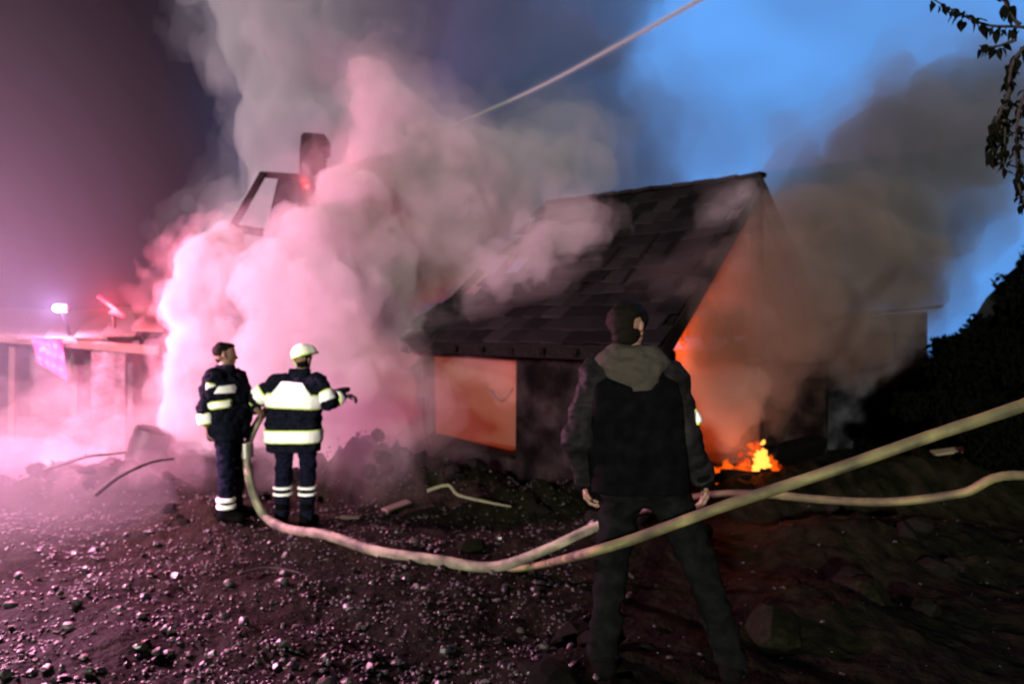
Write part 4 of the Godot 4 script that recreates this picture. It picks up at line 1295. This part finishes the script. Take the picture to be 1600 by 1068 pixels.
# a tree: trunk, limbs and a crown of many leaf sprays in clumps
func tree(called: String, label: String, p: Vector3, centre: Vector3, size: Vector3, leaves: int, sd: int) -> void:
	var r := RandomNumberGenerator.new()
	r.seed = sd
	var t := thing(called, label, "tree" if called.ends_with("tree") else "shrub", p)
	var c := centre - p
	put("trunk", tube(smooth_path([Vector3.ZERO, c * 0.4 + Vector3(0.05, 0, 0), c], 0.1), func(a): return (0.13 - 0.1 * a) * size.y / 2.0, 8, 1.0, 0.08), M.bark, t)
	var clumps := []
	for i in 46:
		var d := Vector3(r.randfn(), r.randfn(), r.randfn()).normalized() * pow(r.randf(), 0.35)
		clumps.append([c + d * size, r.randf_range(0.16, 0.34) * size.y])
		if i % 6 == 0:
			put("limb", tube(smooth_path([c * 0.5, c * 0.75 + d * size * 0.3, c + d * size], 0.12), func(a): return 0.045 - 0.036 * a, 6), M.bark, t)
	var st := mb()
	for i in leaves:
		var q: Array = clumps[r.randi() % clumps.size()]
		var pos: Vector3 = q[0] + Vector3(clampf(r.randfn(), -1.7, 1.7), clampf(r.randfn(), -1.7, 1.7) * 0.8, clampf(r.randfn(), -1.7, 1.7)) * q[1] * 0.55
		var b := Basis.from_euler(Vector3(r.randf() * TAU, r.randf() * TAU, r.randf() * TAU))
		var s := r.randf_range(0.035, 0.075)
		face(st, [pos + b * Vector3(0, 0, -s), pos + b * Vector3(s * 0.45, 0.01, 0), pos + b * Vector3(0, 0, s), pos + b * Vector3(-s * 0.45, 0.01, 0)], b.y)
	var cr := put("crown", done(st), M.leafdark, t)
	cr.set_meta("kind", "stuff")

func rubble_and_stones() -> void:
	var kinds := []
	for k in 8:
		kinds.append(rock_mesh(100 + k, Vector3(1.0, [0.5, 0.65, 0.4, 0.75][k % 4], [0.7, 0.9, 0.8, 0.6][k % 4]), 1))
	# loose stones in the foreground, larger towards the camera
	var n := 0
	while n < 260:
		var z := -3.55 - pow(rng.randf(), 1.4) * 3.6
		var x := rng.randf_range(-0.70, 0.16) * -z
		if rng.randf() > 1.1 - 0.75 * clampf((x / -z + 0.3) / 0.45, 0, 1): continue
		var s := rng.randf_range(0.02, 0.046) * (1.5 if rng.randf() < 0.12 else 1.0)
		var o := put("stone", kinds[rng.randi() % 8], M.stones[0])
		var tone := rng.randi() % 6
		o.set_surface_override_material(0, M.stones[tone])
		o.position = on_ground(x, z, s * 0.25)
		o.rotation = Vector3(rng.randf_range(-0.5, 0.5), rng.randf() * TAU, rng.randf_range(-0.5, 0.5))
		o.scale = Vector3.ONE * s
		tag(o, ("larger " if s > 0.04 else "small ") + ["dark broken stone lying loose in the gravel", "dark grey stone lying loose in the gravel", "brownish grey stone lying loose in the gravel", "light grey stone lying loose in the gravel", "smooth dark stone lying loose in the gravel", "pale stone standing out in the dark gravel"][tone] + (" near the camera" if z > -4.6 else " in front of the hose" if z > -5.8 else " beyond the hose"), "stone", "loose stones in the gravel")
		n += 1
	# the gravel nobody could count
	var mm := MultiMesh.new()
	mm.transform_format = MultiMesh.TRANSFORM_3D
	mm.mesh = rock_mesh(140, Vector3(1, 0.55, 0.8), 0)
	mm.instance_count = 16000
	for i in 16000:
		var z := -3.0 - pow(rng.randf(), 1.25) * 6.0
		var x := rng.randf_range(-0.95, 0.95) * -z
		if x > 0.1 * -z and rng.randf() < 0.93: x = rng.randf_range(-0.95, 0.1) * -z
		var s := rng.randf_range(0.006, 0.022)
		if gnoise.get_noise_2d(x * 1.7 + 30.0, z * 1.7) < rng.randf_range(-0.5, 0.15): s *= 0.3
		var b := Basis.from_euler(Vector3(rng.randf_range(-0.6, 0.6), rng.randf() * TAU, rng.randf_range(-0.6, 0.6))).scaled(Vector3(s, s, s) * Vector3(1, rng.randf_range(0.6, 1.2), 1))
		mm.set_instance_transform(i, Transform3D(b, on_ground(x, z, s * 0.2)))
	var g := MultiMeshInstance3D.new()
	g.name = "gravel"
	g.multimesh = mm
	g.material_override = M.gravel
	add_child(g)
	tag(g, "dark wet gravel strewn over the front of the yard", "gravel", "", "stuff")
	# lumps of fallen masonry on the mounds
	var lumps := 0
	var where := ["the low rise the bystander stands on", "the mound behind the bare branches at the left", "the heap just right of the helmeted firefighter", "the heap under the window's left end", "the heap at the foot of the cottage wall", "the heap under the flames", "the rise behind the two firefighters", "the bank right of the flames under the raised hose", "the low rise right of the bystander", "the bank at the right edge", "the rise at the bystander's right foot", "the mound at the far left by the lamps", "the small rise beyond the loop of the pale hose", "the mound before the open shed"]
	for mi in mounds.size():
		var m: Array = mounds[mi]
		for i in 9 if m[0] < 1.5 else 4:
			var a := rng.randf() * TAU
			var rr := sqrt(rng.randf()) * 0.85
			var x: float = m[0] + cos(a) * rr * m[2]
			var z: float = m[1] + sin(a) * rr * m[3]
			var s := rng.randf_range(0.05, 0.17)
			var o := put("rubble_lump", kinds[rng.randi() % 8], M.rubble)
			o.position = on_ground(x, z, s * 0.2)
			o.rotation = Vector3(rng.randf_range(-0.6, 0.6), rng.randf() * TAU, rng.randf_range(-0.6, 0.6))
			o.scale = Vector3.ONE * s
			tag(o, "sooty lump of fallen masonry on " + where[mi], "rubble", "masonry lumps on the mounds")
	# boulders
	for q in [[1.6, -4.5, 0.26, "big mossy boulder beside the bystander's right leg"], [2.35, -4.9, 0.22, "low dark boulder in the unlit right of the yard"], [-0.35, -6.4, 0.14, "rounded stone beyond the loop of the pale hose"]]:
		var o := put("boulder", rock_mesh(int(q[2] * 1000), Vector3(1, 0.55, 0.8), 4), M.ground)
		o.position = on_ground(q[0], q[1], q[2] * 0.1)
		o.rotation.y = rng.randf() * TAU
		o.scale = Vector3.ONE * q[2]
		tag(o, q[3], "boulder")

func timber() -> void:
	for q in [
		["fallen_branch", "thin dark crooked branch lying across the purple lit rubble", "branch", [at(70, 733, 8.0), at(105, 722, 8.0), at(140, 712, 8.0), at(170, 709, 8.1), at(196, 706, 8.1)], 0.022, "bark"],
		["fallen_branch", "second bare branch leaning over the mound left of the men", "branch", [at(150, 772, 7.3), at(185, 745, 7.5), at(235, 722, 7.8), at(272, 716, 8.0)], 0.025, "bark"],
		["broken_lath", "pale broken lath lying on the dark ground below the window", "plank", [at(668, 766, 7.6), at(700, 757, 7.6), at(716, 772, 7.5), at(760, 783, 7.4), at(798, 790, 7.4)], 0.02, "palewood"],
		["burnt_stake", "upright charred stake at the left edge of the window", "stake", [at(660, 620, 9.9), at(664, 660, 9.9), at(672, 700, 9.9)], 0.035, "char"],
		["long_twig", "long thin twig lying in the gravel near the pale hose", "twig", [at(375, 895, 5.6), at(420, 885, 5.8), at(470, 893, 5.7)], 0.012, "bark"],
		["long_twig", "short twig among the stones in front of the bystander", "twig", [at(690, 985, 4.6), at(730, 992, 4.5), at(765, 1004, 4.4)], 0.01, "bark"]]:
		var pts: Array = q[3]
		var o := put(q[0], tube(smooth_path(pts, 0.06), func(a): return q[4] * (1.0 - 0.5 * a), 7, 1.0, 0.12), M[q[5]])
		tag(o, q[1], q[2])
	for q in [[Vector3(5.08, 0, -8.6), 0.42, 0.14, 0.1, "pale splintered board lying on the dark mound at the right"], [Vector3(4.2, 0, -7.2), 0.14, 0.08, 0.6, "small pale board end in the dark grass at the right"], [at(620, 772, 8.0), 0.35, 0.1, 0.9, "dark short board on the ground between firefighter and window"], [at(545, 800, 7.6), 0.3, 0.08, -0.4, "narrow board lying beside the helmeted firefighter's boots"]]:
		var o := put("loose_board", box_mesh(Transform3D.IDENTITY, Vector3(q[1], 0.025, q[2]), 0.004, 0.006), M.palewood if q[4].contains("pale") else M.wood)
		o.position = on_ground(q[0].x, q[0].z, 0.03)
		o.rotation = Vector3(0.15, q[3], 0.1)
		tag(o, q[4], "board")

func bonfire() -> void:
	var p := at(1158, 735, 8.55)
	p.y = height(p.x, p.z) - 0.02
	fire("fire", "orange flames licking over burning rubble at the cottage gable", p, 0.44, 0.55, 34, 5)
	var spots := [[-0.32, 0.05, 0.16, 0.35], [-0.1, 0.1, 0.22, -0.2], [0.12, 0.02, 0.2, 0.5], [0.28, 0.12, 0.16, -0.4], [-0.02, 0.16, 0.25, 0.1]]
	for k in 5:
		var s: Array = spots[k]
		var o := put("charred_log", tube([Vector3(-s[2], 0, 0), Vector3(-s[2] * 0.3, 0.01, 0.01), Vector3(s[2] * 0.4, 0.0, -0.01), Vector3(s[2], 0.02, 0)], 0.055, 8, 1.0, 0.2), M.char)
		o.position = p + Vector3(s[0], 0.06 + 0.03 * (k % 2), s[1] + 0.18)
		o.rotation = Vector3(0, s[3], s[3] * 0.4)
		tag(o, ["charred log at the left end of the flames", "thick charred log lying in front of the flames", "black log end propped before the brightest flame", "short black log at the right end of the flames", "long charred log lying nearest in front of the flames"][k], "log", "burning logs under the flames")
	for k in 16:
		var o := put("ember", rock_mesh(300 + k % 6, Vector3(1, 0.6, 0.8), 0), glow(Color(1.0, 0.3, 0.05), 1.2))
		o.position = p + Vector3(rng.randf_range(-0.6, 0.4), 0.04, rng.randf_range(0.02, 0.34))
		o.scale = Vector3.ONE * rng.randf_range(0.02, 0.05)
		tag(o, "small glowing ember lying among the charred logs", "ember", "embers among the charred logs")
	omni("fire_light", p + Vector3(0.05, 0.35, 0.05), Color(1.0, 0.42, 0.15), 0.4, 0.15)


func _ready() -> void:
	rng.seed = 77
	var cam := Camera3D.new()
	cam.name = "camera"
	cam.position = Vector3(0, 1.7, 0)
	cam.rotation_degrees.x = 0.8
	cam.fov = 49.63
	cam.near = 0.05
	cam.far = 600.0
	cam.current = true
	var lens := CameraAttributesPhysical.new()
	lens.frustum_focal_length = 25.95
	lens.frustum_near = 0.05
	lens.frustum_far = 600.0
	lens.exposure_aperture = 3.4
	lens.frustum_focus_distance = 1.7
	cam.attributes = lens
	add_child(cam)
	make_materials()
	var env := Environment.new()
	env.background_mode = Environment.BG_SKY
	env.sky = Sky.new()
	env.sky.sky_material = make_sky()
	env.tonemap_mode = Environment.TONE_MAPPER_LINEAR
	env.tonemap_exposure = 1.0
	env.volumetric_fog_enabled = true
	env.volumetric_fog_density = 0.0
	env.sdfgi_enabled = true
	env.ssao_enabled = true
	env.ssil_enabled = true
	var we := WorldEnvironment.new()
	we.name = "world_environment"
	we.environment = env
	add_child(we)
	# the floodlight of the fire engine that stands far behind the photographer, to the left: nearly level, slightly warm
	var sun := DirectionalLight3D.new()
	sun.name = "far_floodlight"
	sun.rotation_degrees = Vector3(-9, -17, 0)
	sun.light_color = Color(1.0, 0.975, 0.92)
	sun.light_energy = 1.5
	sun.light_angular_distance = 2.0
	sun.shadow_enabled = true
	add_child(sun)
	ground()
	cottage()
	burnt_frame()
	outbuilding()
	hillside()
	shed()
	lamp("beacon", "purple flashing beacon lamp at the left edge of the yard", at(-165, 440, 6.8), 0.12, Color(1.0, 0.65, 0.82), 112.0, 25.0)
	tree("bushy_tree", "dark bushy tree standing behind the hose at the right edge", on_ground(6.9, -9.2), at(1700, 560, 9.2), Vector3(1.6, 1.2, 1.2), 22000, 41)
	tree("shrub", "dark round shrub below the bushy tree beside the outbuilding", on_ground(5.3, -9.3), at(1530, 610, 9.3), Vector3(0.7, 0.75, 0.6), 10000, 42)
	tree("shrub", "dark spreading shrub at the right edge under the tree", on_ground(6.6, -8.4), at(1600, 640, 8.6), Vector3(1.3, 0.8, 0.7), 16000, 43)
	firefighter()
	second_firefighter()
	bystander()
	hoses()
	water_jet()
	branch()
	bonfire()
	timber()
	rubble_and_stones()
	all_smoke()
